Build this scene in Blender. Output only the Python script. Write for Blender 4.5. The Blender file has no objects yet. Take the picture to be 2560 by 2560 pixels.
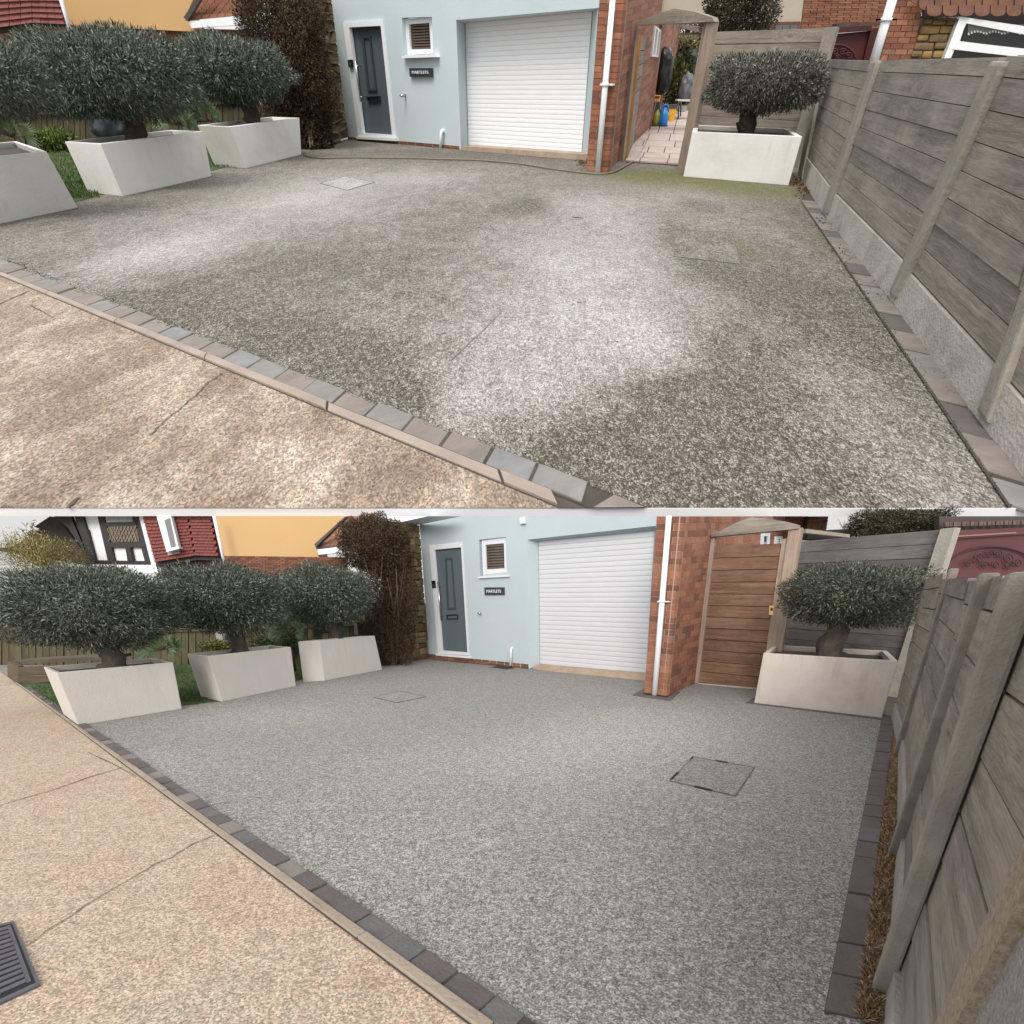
import bpy, bmesh, math, random
import numpy as np
from mathutils import Vector, Matrix, noise
from mathutils.geometry import tessellate_polygon

# ------------------------------------------------------------------ camera, sky, sun, exposure
sc = bpy.context.scene
COL = sc.collection
FOC, PX, PY = 500.0, 512.0, 760.0            # focal length and principal point for a 1024 frame
HA, HB = 4.5, 1.05                           # eye height above the two driveways
VHA, VHB = 79.0, 601.0                       # eye level of the two driveways
pA = math.atan2(PY - VHA, FOC)
pB = math.atan2(PY - VHB, FOC)

cam = bpy.data.cameras.new('camera')
cam_o = bpy.data.objects.new('camera', cam)
COL.objects.link(cam_o)
sc.camera = cam_o
cam.sensor_fit = 'HORIZONTAL'
cam.sensor_width = 36.0
cam.lens = 36.0 * FOC / 1024.0
cam.shift_x = 0.0
cam.shift_y = (PY - 512.0) / 1024.0
cam.clip_start, cam.clip_end = 0.05, 3000.0
cam_o.location = (0, 0, HA)
cam_o.rotation_euler = (math.pi / 2 - pA, 0, 0)

sun_el, sun_az = math.radians(58), math.radians(198)   # high, from behind the viewer and a little to the left
world = bpy.data.worlds.new('World')
sc.world = world
world.use_nodes = True
wn, wl = world.node_tree.nodes, world.node_tree.links
wn.clear()
w_out = wn.new('ShaderNodeOutputWorld')
sky = wn.new('ShaderNodeTexSky')
sky.sky_type = 'NISHITA'
sky.sun_disc = False
sky.sun_elevation = sun_el
sky.sun_rotation = sun_az
sky.air_density, sky.dust_density = 1.0, 3.0
bg1 = wn.new('ShaderNodeBackground')
bg1.inputs['Strength'].default_value = 0.05
wl.new(sky.outputs[0], bg1.inputs['Color'])
# overcast layer: three times brighter overhead than at the horizon, even below it
tc = wn.new('ShaderNodeTexCoord')
sep = wn.new('ShaderNodeSeparateXYZ')
wl.new(tc.outputs['Generated'], sep.inputs[0])
mx = wn.new('ShaderNodeMath'); mx.operation = 'MAXIMUM'; mx.inputs[1].default_value = 0.0
wl.new(sep.outputs['Z'], mx.inputs[0])
mm = wn.new('ShaderNodeMath'); mm.operation = 'MULTIPLY_ADD'
mm.inputs[1].default_value = 0.70; mm.inputs[2].default_value = 0.68
wl.new(mx.outputs[0], mm.inputs[0])
bg2 = wn.new('ShaderNodeBackground')
bg2.inputs['Color'].default_value = (0.99, 0.985, 0.98, 1)
wl.new(mm.outputs[0], bg2.inputs['Strength'])
add = wn.new('ShaderNodeAddShader')
wl.new(bg1.outputs[0], add.inputs[0]); wl.new(bg2.outputs[0], add.inputs[1])
wl.new(add.outputs[0], w_out.inputs['Surface'])

sun = bpy.data.lights.new('sun', 'SUN')
sun.energy = 1.9
sun.angle = math.radians(28)
sun.color = (1.0, 0.96, 0.9)
sun_o = bpy.data.objects.new('sun', sun)
COL.objects.link(sun_o)
sd = Vector((math.sin(sun_az) * math.cos(sun_el), math.cos(sun_az) * math.cos(sun_el), math.sin(sun_el)))
sun_o.rotation_euler = sd.to_track_quat('Z', 'Y').to_euler()

sc.view_settings.view_transform = 'Standard'
sc.view_settings.look = 'None'
sc.view_settings.exposure = 0.18
sc.view_settings.gamma = 1.0
sc.view_settings.use_curve_mapping = False
sc.cycles.max_bounces = 6

rng = random.Random(7)
UP = Vector((0, 0, 1))


# ------------------------------------------------------------------ the two driveways: an upper level place and a lower one on the slope below it
class Place:
    def __init__(s, h, vh, p, M, S):
        s.h, s.vh, s.p, s.M, s.S = h, vh, p, M, Vector(S)
        s.F = Vector((0, math.cos(p), -math.sin(p)))
        s.U = Vector((0, math.sin(p), math.cos(p)))
        s.C = Vector((0, 0, h))

    def ray(s, u, v):
        return Vector((1, 0, 0)) * ((u - PX) / FOC) + s.U * ((PY - v) / FOC) + s.F

    def G(s, q, z=0.0):                      # survey point on a level plane
        d = s.ray(*q)
        t = (z - s.h) / d.z
        return s.C + d * t

    def Y(s, q, y):                          # survey point on a frontal plane
        d = s.ray(*q)
        return s.C + d * (y / d.y)

    def N(s, q, p0, n):
        d = s.ray(*q)
        return s.C + d * ((p0 - s.C).dot(n) / d.dot(n))

    def px(s, p):                            # size of one survey unit at a point
        return (p - s.C).dot(s.F) / FOC


MB = Matrix.Translation((0, 0, HA)) @ Matrix.Rotation(pB - pA, 4, 'X') @ Matrix.Translation((0, 0, -HB))
A = Place(HA, VHA, pA, Matrix.Identity(4), (6.0, 13.0, 3.8))
B = Place(HB, VHB, pB, MB, (1, 1, 1))
A.tag, B.tag = 'stained upper driveway', 'clean lower driveway'


def Z(ox, oy, k):
    return lambda x, y: (ox * 0.4 + x * k, oy * 0.4 + y * k)


K9 = 900 / 1932 * 0.4
a1, a2, a3 = Z(0, 0, K9), Z(800, 0, K9), Z(1660, 0, K9)
a4, a5, a6 = Z(0, 600, K9), Z(800, 600, K9), Z(1660, 600, K9)
b1, b2, b3 = Z(0, 1270, K9), Z(800, 1270, K9), Z(1660, 1270, K9)
b4, b5, b6 = Z(0, 1880, K9), Z(800, 1880, K9), Z(1660, 1880, K9)
g1 = Z(1460, 0, 400 / 1680 * 0.4)
r2 = Z(1860, 0, 700 / 1932 * 0.4)
l3 = Z(0, 0, 860 / 1932 * 0.4)
bl = Z(0, 1280, 700 / 1932 * 0.4)
br = Z(1960, 1280, 600 / 1932 * 0.4)
bc = Z(850, 1280, 450 / 1932 * 0.4)
bg = Z(1580, 1280, 460 / 1777 * 0.4)
bp = Z(500, 1280, 460 / 1852 * 0.4)
fr = Z(2060, 80, 500 / 1932 * 0.4)
TOPB = 516.2

# ------------------------------------------------------------------ object helpers
BASE = {}


def setp(o, label=None, cat=None, group=None, kind=None):
    if label: o['label'] = label
    if cat: o['category'] = cat
    if group: o['group'] = group
    if kind: o['kind'] = kind
    return o


def thing(W, name, label, cat, base, group=None):
    o = bpy.data.objects.new(name, None)
    COL.objects.link(o)
    o.empty_display_size = 0.2
    base = Vector(base)
    o.matrix_world = W.M @ Matrix.Translation(base)
    BASE[o.name] = (W, base, Matrix.Identity(3))
    return setp(o, label, cat, group)


def mesh_of(name, verts, faces, smooth=False):
    me = bpy.data.meshes.new(name)
    me.from_pydata([tuple(v) for v in verts], [], faces)
    me.update()
    if smooth:
        me.polygons.foreach_set('use_smooth', [True] * len(me.polygons))
    return me


def put(W, name, verts, faces, mat, parent=None, frame=None, base=None, smooth=False, kind=None, label=None, recalc=True):
    """one mesh object; verts in place coordinates, frame = 3x3 local axes"""
    verts = [Vector(v) for v in verts]
    if base is None:
        base = sum(verts, Vector()) / len(verts)
    R = frame if frame is not None else Matrix.Identity(3)
    Rt = R.transposed()
    me = mesh_of(name, [Rt @ (v - base) for v in verts], faces, smooth)
    if recalc:
        bm = bmesh.new(); bm.from_mesh(me)
        bmesh.ops.recalc_face_normals(bm, faces=bm.faces)
        bm.to_mesh(me); bm.free()
    if mat: me.materials.append(mat)
    o = bpy.data.objects.new(name, me)
    COL.objects.link(o)
    loc = Matrix.Translation(base) @ R.to_4x4()
    if parent is None:
        o.matrix_world = W.M @ loc
    else:
        _, pb, pR = BASE[parent.name]
        o.parent = parent
        o.matrix_local = (Matrix.Translation(pb) @ pR.to_4x4()).inverted() @ loc
    BASE[o.name] = (W, base, R)
    if kind: o['kind'] = kind
    if label: o['label'] = label
    return o


def bevel(o, w, seg=2):
    bm = bmesh.new(); bm.from_mesh(o.data)
    bmesh.ops.bevel(bm, geom=list(bm.edges), offset=w, segments=seg, affect='EDGES', profile=0.6)
    bm.to_mesh(o.data); bm.free()
    return o


HEX_F = [(0, 1, 2, 3), (7, 6, 5, 4), (0, 4, 5, 1), (1, 5, 6, 2), (2, 6, 7, 3), (3, 7, 4, 0)]


def hexa(W, name, a4_, b4_, mat, parent=None, **k):
    return put(W, name, list(a4_) + list(b4_), HEX_F, mat, parent, **k)


def prism_geo(pts, off):
    n = len(pts)
    vs = [Vector(p) for p in pts] + [Vector(p) + Vector(off) for p in pts]
    fs = [tuple(range(n)), tuple(range(2 * n - 1, n - 1, -1))]
    fs += [(i, (i + 1) % n, n + (i + 1) % n, n + i) for i in range(n)]
    return vs, fs


def prism(W, name, pts, off, mat, parent=None, **k):
    vs, fs = prism_geo(pts, off)
    return put(W, name, vs, fs, mat, parent, **k)


def tube_geo(path, rad, n=8, cap=True, rough=0.0, seed=0):
    path = [Vector(p) for p in path]
    if not hasattr(rad, '__len__'): rad = [rad] * len(path)
    vs, fs = [], []
    ref = None
    for i, p in enumerate(path):
        t = (path[min(i + 1, len(path) - 1)] - path[max(i - 1, 0)]).normalized()
        if ref is None:
            ref = Vector((1, 0, 0)) if abs(t.x) < 0.8 else Vector((0, 1, 0))
        x = (ref - t * ref.dot(t)).normalized()
        ref = x
        y = t.cross(x)
        for k in range(n):
            a = 2 * math.pi * k / n
            r = rad[i]
            if rough:
                r *= 1 + rough * noise.noise(Vector((math.cos(a) * 2 + seed, math.sin(a) * 2, i * 0.6)))
            vs.append(p + (x * math.cos(a) + y * math.sin(a)) * r)
    for i in range(len(path) - 1):
        for k in range(n):
            fs.append((i * n + k, i * n + (k + 1) % n, (i + 1) * n + (k + 1) % n, (i + 1) * n + k))
    if cap:
        fs.append(tuple(range(n - 1, -1, -1)))
        fs.append(tuple(range((len(path) - 1) * n, len(path) * n)))
    return vs, fs


def tube(W, name, path, rad, mat, parent=None, n=8, rough=0.0, **k):
    vs, fs = tube_geo(path, rad, n, rough=rough, seed=len(BASE) * 0.37)
    return put(W, name, vs, fs, mat, parent, smooth=True, **k)


def lerp2(c, a, b):
    """bilinear point in corners BL, BR, TR, TL"""
    return (c[0] * (1 - a) + c[1] * a) * (1 - b) + (c[3] * (1 - a) + c[2] * a) * b


def cell(c, a0, a1_, b0, b1_):
    return [lerp2(c, a0, b0), lerp2(c, a1_, b0), lerp2(c, a1_, b1_), lerp2(c, a0, b1_)]


class Wall:
    """vertical plane through two ground points, normal towards the viewer"""
    def __init__(s, W, p, q):
        s.W = W
        s.o = W.G(p) if len(p) == 2 else Vector(p)
        e = (W.G(q) if len(q) == 2 else Vector(q)) - s.o
        s.L = e.length
        s.e = e.normalized()
        s.n = s.e.cross(UP).normalized()
        if s.n.dot(W.C - s.o) < 0: s.n = -s.n
        s.R = Matrix((s.e, UP.cross(s.e), UP)).transposed()

    def P(s, q, d=0.0):
        return s.W.N(q, s.o + s.n * d, s.n)

    def st(s, q, d=0.0):
        p = s.P(q, d) - s.o
        return p.dot(s.e), p.z

    def pt(s, a, z, d=0.0):
        return s.o + s.e * a + UP * z + s.n * d

    def box(s, name, px4, d0, d1, mat, parent=None, **k):
        """front face from four survey points (BL, BR, TR, TL) at offset d1, back at d0"""
        f = [s.P(q, d1) for q in px4]
        b = [p + s.n * (d0 - d1) for p in f]
        k.setdefault('frame', s.R)
        return hexa(s.W, name, f, b, mat, parent, **k)

    def quad(s, c, d0, d1, name, mat, parent=None, **k):
        f = [p + s.n * d1 for p in c]
        b = [p + s.n * d0 for p in c]
        k.setdefault('frame', s.R)
        return hexa(s.W, name, f, b, mat, parent, **k)

    def poly(s, name, pxs, d0, d1, mat, parent=None, **k):
        f = [s.P(q, d1) for q in pxs]
        k.setdefault('frame', s.R)
        return prism(s.W, name, f, s.n * (d0 - d1), mat, parent, **k)

    def holed(s, name, outer, holes, thick, mat, parent=None, noside=(), **k):
        """wall sheet with openings; each hole = (px4, depth, px4 at that depth or None)"""
        polys = [[s.P(q) for q in outer]] + [[s.P(q) for q in h[0]] for h in holes]
        flat = [p for pl in polys for p in pl]
        loc = [[Vector(((p - s.o).dot(s.e), p.z, 0)) for p in pl] for pl in polys]
        tris = tessellate_polygon(loc)
        vs = list(flat)
        fs = [tuple(t) for t in tris]
        # outer edge and back
        n0 = len(outer)
        st = len(vs)
        vs += [p - s.n * thick for p in polys[0]]
        fs += [(i, (i + 1) % n0, st + (i + 1) % n0, st + i) for i in range(n0) if i not in noside]
        k0 = n0
        for (h, dep, inner), pl in zip(holes, polys[1:]):
            m = len(pl)
            st = len(vs)
            if inner: vs += [s.P(q, -dep) for q in inner]
            else: vs += [p - s.n * dep for p in pl]
            fs += [(k0 + i, k0 + (i + 1) % m, st + (i + 1) % m, st + i) for i in range(m)]
            k0 += m
        return put(s.W, name, vs, fs, mat, parent, frame=s.R, **k)


# ------------------------------------------------------------------ materials
MATS = {}


def new_mat(name):
    m = bpy.data.materials.new(name)
    m.use_nodes = True
    nt = m.node_tree
    b = nt.nodes['Principled BSDF']
    return m, nt.nodes, nt.links, b


def coords(N, L, S=(1, 1, 1), rand=True):
    t = N.new('ShaderNodeTexCoord')
    mp = N.new('ShaderNodeMapping')
    mp.inputs['Scale'].default_value = [1.0 / x for x in S]
    L.new(t.outputs['Object'], mp.inputs['Vector'])
    if not rand:
        return mp.outputs[0]
    oi = N.new('ShaderNodeObjectInfo')
    mu = N.new('ShaderNodeMath'); mu.operation = 'MULTIPLY'; mu.inputs[1].default_value = 37.0
    L.new(oi.outputs['Random'], mu.inputs[0])
    ad = N.new('ShaderNodeVectorMath'); ad.operation = 'ADD'
    L.new(mp.outputs[0], ad.inputs[0]); L.new(mu.outputs[0], ad.inputs[1])
    return ad.outputs[0]


def ntex(N, L, vec, scale, detail=4, rough=0.6):
    n = N.new('ShaderNodeTexNoise')
    n.inputs['Scale'].default_value = scale
    n.inputs['Detail'].default_value = detail
    n.inputs['Roughness'].default_value = rough
    L.new(vec, n.inputs['Vector'])
    return n.outputs['Fac']


def ramp(N, L, fac, stops):
    r = N.new('ShaderNodeValToRGB')
    els = r.color_ramp.elements
    while len(els) > 2: els.remove(els[-1])
    els[0].position, els[1].position = stops[0][0], stops[-1][0]
    els[0].color = (*stops[0][1], 1); els[1].color = (*stops[-1][1], 1)
    for p, c in stops[1:-1]:
        e = els.new(p); e.color = (*c, 1)
    L.new(fac, r.inputs[0])
    return r.outputs[0]


def mixc(N, L, f, a, b, mode='MIX'):
    m = N.new('ShaderNodeMix'); m.data_type = 'RGBA'; m.blend_type = mode
    if hasattr(f, 'links') or not isinstance(f, (int, float)): L.new(f, m.inputs[0])
    else: m.inputs[0].default_value = f
    for k, x in ((6, a), (7, b)):
        if isinstance(x, tuple): m.inputs[k].default_value = (*x, 1)
        else: L.new(x, m.inputs[k])
    return m.outputs[2]


def mth(N, L, op, a, b=0.0, c=None):
    m = N.new('ShaderNodeMath'); m.operation = op
    for i, x in enumerate((a, b, c)):
        if x is None: continue
        if isinstance(x, (int, float)): m.inputs[i].default_value = x
        else: L.new(x, m.inputs[i])
    return m.outputs[0]


def bump(N, L, b, h, strength=0.3, dist=0.01):
    n = N.new('ShaderNodeBump')
    n.inputs['Strength'].default_value = strength
    n.inputs['Distance'].default_value = dist
    L.new(h, n.inputs['Height'])
    L.new(n.outputs[0], b.inputs['Normal'])


def cached(f):
    def g(W, *a, **k):
        key = (f.__name__, W is A, a, tuple(sorted(k.items())))
        if key not in MATS: MATS[key] = f(W, *a, **k)
        return MATS[key]
    return g


@cached
def plain(W, name, col, var=0.12, scale=3.0, rough=0.7, bs=0.15, fine=60.0, metal=0.0, spec=0.5, dirt=None):
    m, N, L, b = new_mat(name)
    v = coords(N, L, W.S)
    n1 = ntex(N, L, v, scale, 5, 0.6)
    n2 = ntex(N, L, v, fine, 2, 0.5)
    lo = tuple(max(0, c * (1 - var)) for c in col); hi = tuple(min(1, c * (1 + var)) for c in col)
    c = ramp(N, L, n1, [(0.3, lo), (0.7, hi)])
    c = mixc(N, L, mth(N, L, 'MULTIPLY', n2, 0.25), c, tuple(x * 0.7 for x in col))
    if dirt:
        n3 = ntex(N, L, v, scale * 0.7, 6, 0.7)
        f = ramp(N, L, n3, [(0.5, (0, 0, 0)), (0.72, (1, 1, 1))])
        c = mixc(N, L, mth(N, L, 'MULTIPLY', f, 0.55), c, dirt)
    L.new(c, b.inputs['Base Color'])
    b.inputs['Roughness'].default_value = rough
    b.inputs['Metallic'].default_value = metal
    b.inputs['Specular IOR Level'].default_value = spec
    if bs: bump(N, L, b, n2, bs, 0.01 * W.S.x)
    return m


@cached
def brick_mat(W, dark=0.0):
    m, N, L, b = new_mat('brick_clay')
    oi = N.new('ShaderNodeObjectInfo')
    v = coords(N, L, W.S)
    k = 1 - dark
    c = ramp(N, L, oi.outputs['Random'], [(0.0, (.15 * k, .068 * k, .045 * k)), (0.2, (.23 * k, .088 * k, .05 * k)), (0.55, (.32 * k, .122 * k, .064 * k)),
                                          (0.8, (.29 * k, .14 * k, .085 * k)), (1.0, (.39 * k, .165 * k, .088 * k))])
    n = ntex(N, L, v, 14, 6, 0.7)
    c = mixc(N, L, ramp(N, L, n, [(0.4, (0, 0, 0)), (0.75, (.6, .6, .6))]), c, (.12 * k, .06 * k, .045 * k))
    L.new(c, b.inputs['Base Color'])
    b.inputs['Roughness'].default_value = 0.9
    bump(N, L, b, n, 0.5, 0.01 * W.S.x)
    return m


@cached
def wood_mat(W, kind='grey', sx=1.0, sz=1.0):
    """grain along local x; sx, sz = size of a unit along and across the board"""
    m, N, L, b = new_mat('weathered_wood_' + kind)
    v = coords(N, L, (sx, sz, sz))
    mp = N.new('ShaderNodeMapping'); mp.inputs['Scale'].default_value = (0.55, 11.0, 11.0)
    L.new(v, mp.inputs['Vector'])
    warp = N.new('ShaderNodeTexNoise'); warp.inputs['Scale'].default_value = 3.0; warp.inputs['Detail'].default_value = 3
    L.new(v, warp.inputs['Vector'])
    # growth rings bend round the knots
    vo = N.new('ShaderNodeTexVoronoi'); vo.inputs['Scale'].default_value = 2.3
    mp2 = N.new('ShaderNodeMapping'); mp2.inputs['Scale'].default_value = (0.6, 1.2, 1.2)
    L.new(v, mp2.inputs['Vector']); L.new(mp2.outputs[0], vo.inputs['Vector'])
    kn = mth(N, L, 'MULTIPLY', mth(N, L, 'MAXIMUM', mth(N, L, 'SUBTRACT', .30, vo.outputs['Distance']), 0.0), 5.0)
    wv = N.new('ShaderNodeVectorMath'); wv.operation = 'MULTIPLY_ADD'
    L.new(warp.outputs['Color'], wv.inputs[0]); wv.inputs[1].default_value = (0.15, 0.5, 0.5); L.new(mp.outputs[0], wv.inputs[2])
    wk = N.new('ShaderNodeVectorMath'); wk.operation = 'ADD'
    L.new(wv.outputs[0], wk.inputs[0]); L.new(kn, wk.inputs[1])
    g = ntex(N, L, wk.outputs[0], 2.6, 7, 0.68)
    g2 = ntex(N, L, wk.outputs[0], 16.0, 4, 0.7)
    fac = mth(N, L, 'ADD', mth(N, L, 'MULTIPLY', g, 0.56), mth(N, L, 'MULTIPLY', g2, 0.46))
    P = {'grey': [(.33, (.075, .062, .049)), (.5, (.185, .163, .136)), (.68, (.32, .287, .24))],
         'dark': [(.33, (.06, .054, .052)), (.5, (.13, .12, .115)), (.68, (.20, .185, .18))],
         'brown': [(.33, (.06, .028, .016)), (.5, (.135, .070, .042)), (.68, (.235, .145, .095))],
         'orange': [(.33, (.20, .08, .02)), (.5, (.40, .19, .05)), (.68, (.5, .27, .09))],
         'post': [(.33, (.12, .085, .065)), (.5, (.25, .19, .15)), (.68, (.36, .29, .235))],
         'moss': [(.33, (.025, .021, .010)), (.5, (.062, .054, .026)), (.68, (.11, .095, .05))],
         'sleeper': [(.33, (.03, .02, .012)), (.5, (.075, .055, .036)), (.68, (.13, .10, .07))]}[kind]
    c = ramp(N, L, fac, P)
    oi = N.new('ShaderNodeObjectInfo')
    tint = ramp(N, L, oi.outputs['Random'], [(0, (.80, .79, .80)), (.5, (1, .98, .95)), (1, (1.12, 1.08, 1.0))])
    c = mixc(N, L, 1.0, c, tint, 'MULTIPLY')
    # knots and blotches
    kf = ramp(N, L, vo.outputs['Distance'], [(0.02, (1, 1, 1)), (0.075, (0, 0, 0))])
    c = mixc(N, L, mth(N, L, 'MULTIPLY', kf, 0.6), c, tuple(x * 0.7 for x in P[0][1]))
    bl_ = ntex(N, L, v, 1.7, 3)
    c = mixc(N, L, mth(N, L, 'MULTIPLY', ramp(N, L, bl_, [(0.45, (0, 0, 0)), (.8, (1, 1, 1))]), 0.5), c, tuple(x * 1.25 for x in P[2][1]))
    L.new(c, b.inputs['Base Color'])
    b.inputs['Roughness'].default_value = 0.85
    bump(N, L, b, fac, 0.5, 0.006 * sz)
    return m


@cached
def gravel_mat(W, old=True):
    m, N, L, b = new_mat('resin_bound_gravel')
    t = N.new('ShaderNodeTexCoord')
    mp = N.new('ShaderNodeMapping'); mp.inputs['Scale'].default_value = [1.0 / x for x in (W.S.x, W.S.y, W.S.z)]
    L.new(t.outputs['Object'], mp.inputs['Vector'])
    v = mp.outputs[0]
    vo = N.new('ShaderNodeTexVoronoi'); vo.inputs['Scale'].default_value = 225.0 if not old else 260.0
    L.new(v, vo.inputs['Vector'])
    sv = N.new('ShaderNodeSeparateColor'); L.new(vo.outputs['Color'], sv.inputs[0])
    n2 = ntex(N, L, v, 90.0 if not old else 70.0, 3, 0.8)
    n3 = ntex(N, L, v, 9.0, 6, 0.75)
    vo2 = N.new('ShaderNodeTexVoronoi'); vo2.inputs['Scale'].default_value = 70.0
    L.new(v, vo2.inputs['Vector'])
    s2 = N.new('ShaderNodeSeparateColor'); L.new(vo2.outputs['Color'], s2.inputs[0])
    at = N.new('ShaderNodeAttribute'); at.attribute_name = 'tone'
    am = N.new('ShaderNodeAttribute'); am.attribute_name = 'moss'
    st = mth(N, L, 'ADD', mth(N, L, 'MULTIPLY', sv.outputs[0], 0.62), mth(N, L, 'MULTIPLY', n2, 0.55))
    st = mth(N, L, 'ADD', st, mth(N, L, 'MULTIPLY', mth(N, L, 'SUBTRACT', s2.outputs[0], .5), .26))
    if old:
        pale = ramp(N, L, st, [(.12, (.13, .115, .10)), (.45, (.31, .285, .26)), (.68, (.44, .415, .385)), (.95, (.62, .60, .575))])
        dirty = ramp(N, L, st, [(.15, (.018, .014, .008)), (.55, (.083, .072, .051)), (.72, (.152, .135, .103)), (.95, (.34, .32, .275))])
        f = mth(N, L, 'ADD', at.outputs['Fac'], mth(N, L, 'MULTIPLY', mth(N, L, 'SUBTRACT', n3, 0.5), 1.1))
        n5 = ntex(N, L, v, 2.6, 4, 0.6)
        f = mth(N, L, 'ADD', f, mth(N, L, 'MULTIPLY', mth(N, L, 'SUBTRACT', n5, 0.5), .55))
        f = mth(N, L, 'ADD', f, mth(N, L, 'MULTIPLY', mth(N, L, 'SUBTRACT', n2, 0.5), 0.8))
        fr_ = N.new('ShaderNodeMapRange'); L.new(f, fr_.inputs[0])
        c = mixc(N, L, fr_.outputs[0], dirty, pale)
        c = mixc(N, L, mth(N, L, 'MULTIPLY', am.outputs['Fac'], ramp(N, L, n3, [(.34, (0, 0, 0)), (.54, (1, 1, 1))])), c, mixc(N, L, st, (.035, .038, .008), (.17, .17, .055)))
    else:
        c = ramp(N, L, st, [(.10, (.06, .055, .049)), (.42, (.185, .176, .162)), (.66, (.285, .274, .255)), (.95, (.54, .525, .50))])
        f = mth(N, L, 'ADD', at.outputs['Fac'], mth(N, L, 'MULTIPLY', mth(N, L, 'SUBTRACT', n3, 0.5), 0.35))
        c = mixc(N, L, 1.0, c, ramp(N, L, f, [(0, (.72, .70, .71)), (.5, (1, .99, .98)), (1, (1.35, 1.36, 1.30))]), 'MULTIPLY')
        nh = ntex(N, L, v, 1.3, 3)
        c = mixc(N, L, 0.8, c, ramp(N, L, nh, [(.3, (1.06, .98, 1.03)), (.5, (1, 1, 1)), (.7, (.97, 1.02, .95))]), 'MULTIPLY')
    L.new(c, b.inputs['Base Color'])
    b.inputs['Roughness'].default_value = 0.8
    b.inputs['Specular IOR Level'].default_value = 0.3
    bump(N, L, b, st, 0.8, 0.008 * W.S.z)
    return m


@cached
def road_mat(W, warm=1.0):
    m, N, L, b = new_mat('exposed_aggregate_concrete')
    v = coords(N, L, (W.S.x, W.S.y, W.S.z), rand=False)
    vo = N.new('ShaderNodeTexVoronoi'); vo.inputs['Scale'].default_value = 190.0
    L.new(v, vo.inputs['Vector'])
    sv = N.new('ShaderNodeSeparateColor'); L.new(vo.outputs['Color'], sv.inputs[0])
    n1 = ntex(N, L, v, 3.2 if W is A else 1.8, 8, 0.72)
    n2 = ntex(N, L, v, 45.0, 4, 0.85)
    n4 = ntex(N, L, v, 11.0, 6, 0.75)
    if W is A:
        base = ramp(N, L, n1, [(.34, (.17, .128, .094)), (.46, (.235, .187, .142)), (.54, (.30, .25, .196)), (.66, (.40, .35, .285))])
        k = 0.95
    else:
        base = ramp(N, L, n1, [(.3, (.43, .32, .245)), (.5, (.445, .365, .278)), (.7, (.415, .362, .283))])
        k = 0.85
    st = mth(N, L, 'ADD', mth(N, L, 'MULTIPLY', sv.outputs[0], .5), mth(N, L, 'MULTIPLY', n2, .6))
    c = mixc(N, L, k, base, ramp(N, L, st, [(.2, (.30, .27, .25)), (.5, (.88, .86, .85)), (.85, (1.75, 1.7, 1.65))]), 'MULTIPLY')
    hue = ramp(N, L, sv.outputs[1], [(0, (1.12, .94, .86)), (.5, (1, 1, 1)), (1, (.94, 1, 1.02))])
    c = mixc(N, L, .8, c, hue, 'MULTIPLY')
    c = mixc(N, L, mth(N, L, 'MULTIPLY', ramp(N, L, n4, [(.48, (0, 0, 0)), (.68, (1, 1, 1))]), .55 if W is A else .30), c, (.16, .11, .075))
    L.new(c, b.inputs['Base Color'])
    b.inputs['Roughness'].default_value = 0.85
    b.inputs['Specular IOR Level'].default_value = 0.3
    bump(N, L, b, st, 0.7, 0.008 * W.S.z)
    return m


@cached
def leaf_mat(W, name, lo, hi, tip, rough=0.45):
    m, N, L, b = new_mat(name)
    at = N.new('ShaderNodeAttribute'); at.attribute_name = 'rnd'
    c = ramp(N, L, at.outputs['Fac'], [(0, lo), (.7, hi), (1, tip)])
    L.new(c, b.inputs['Base Color'])
    b.inputs['Roughness'].default_value = rough
    b.inputs['Specular IOR Level'].default_value = 0.35
    return m


@cached
def glass_mat(W, col=(.012, .013, .014)):
    m, N, L, b = new_mat('dark_window_glass')
    b.inputs['Base Color'].default_value = (*col, 1)
    b.inputs['Roughness'].default_value = 0.06
    return m


def block_mat(W, kind):
    col = {'brown': (.205, .178, .155), 'grey': (.20, .19, .175), 'blue': (.19, .189, .188), 'plum': (.108, .092, .086), 'slate': (.122, .117, .114)}[kind]
    if W is A: return plain(W, 'concrete_block_' + kind, tuple(c * 1.0 for c in col), var=.22, scale=9, rough=.9, bs=.4, fine=70, dirt=(.12, .10, .08))
    return plain(W, 'concrete_block_' + kind, tuple(c * 1.0 for c in col), var=.18, scale=9, rough=.85, bs=.4, fine=90)


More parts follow.
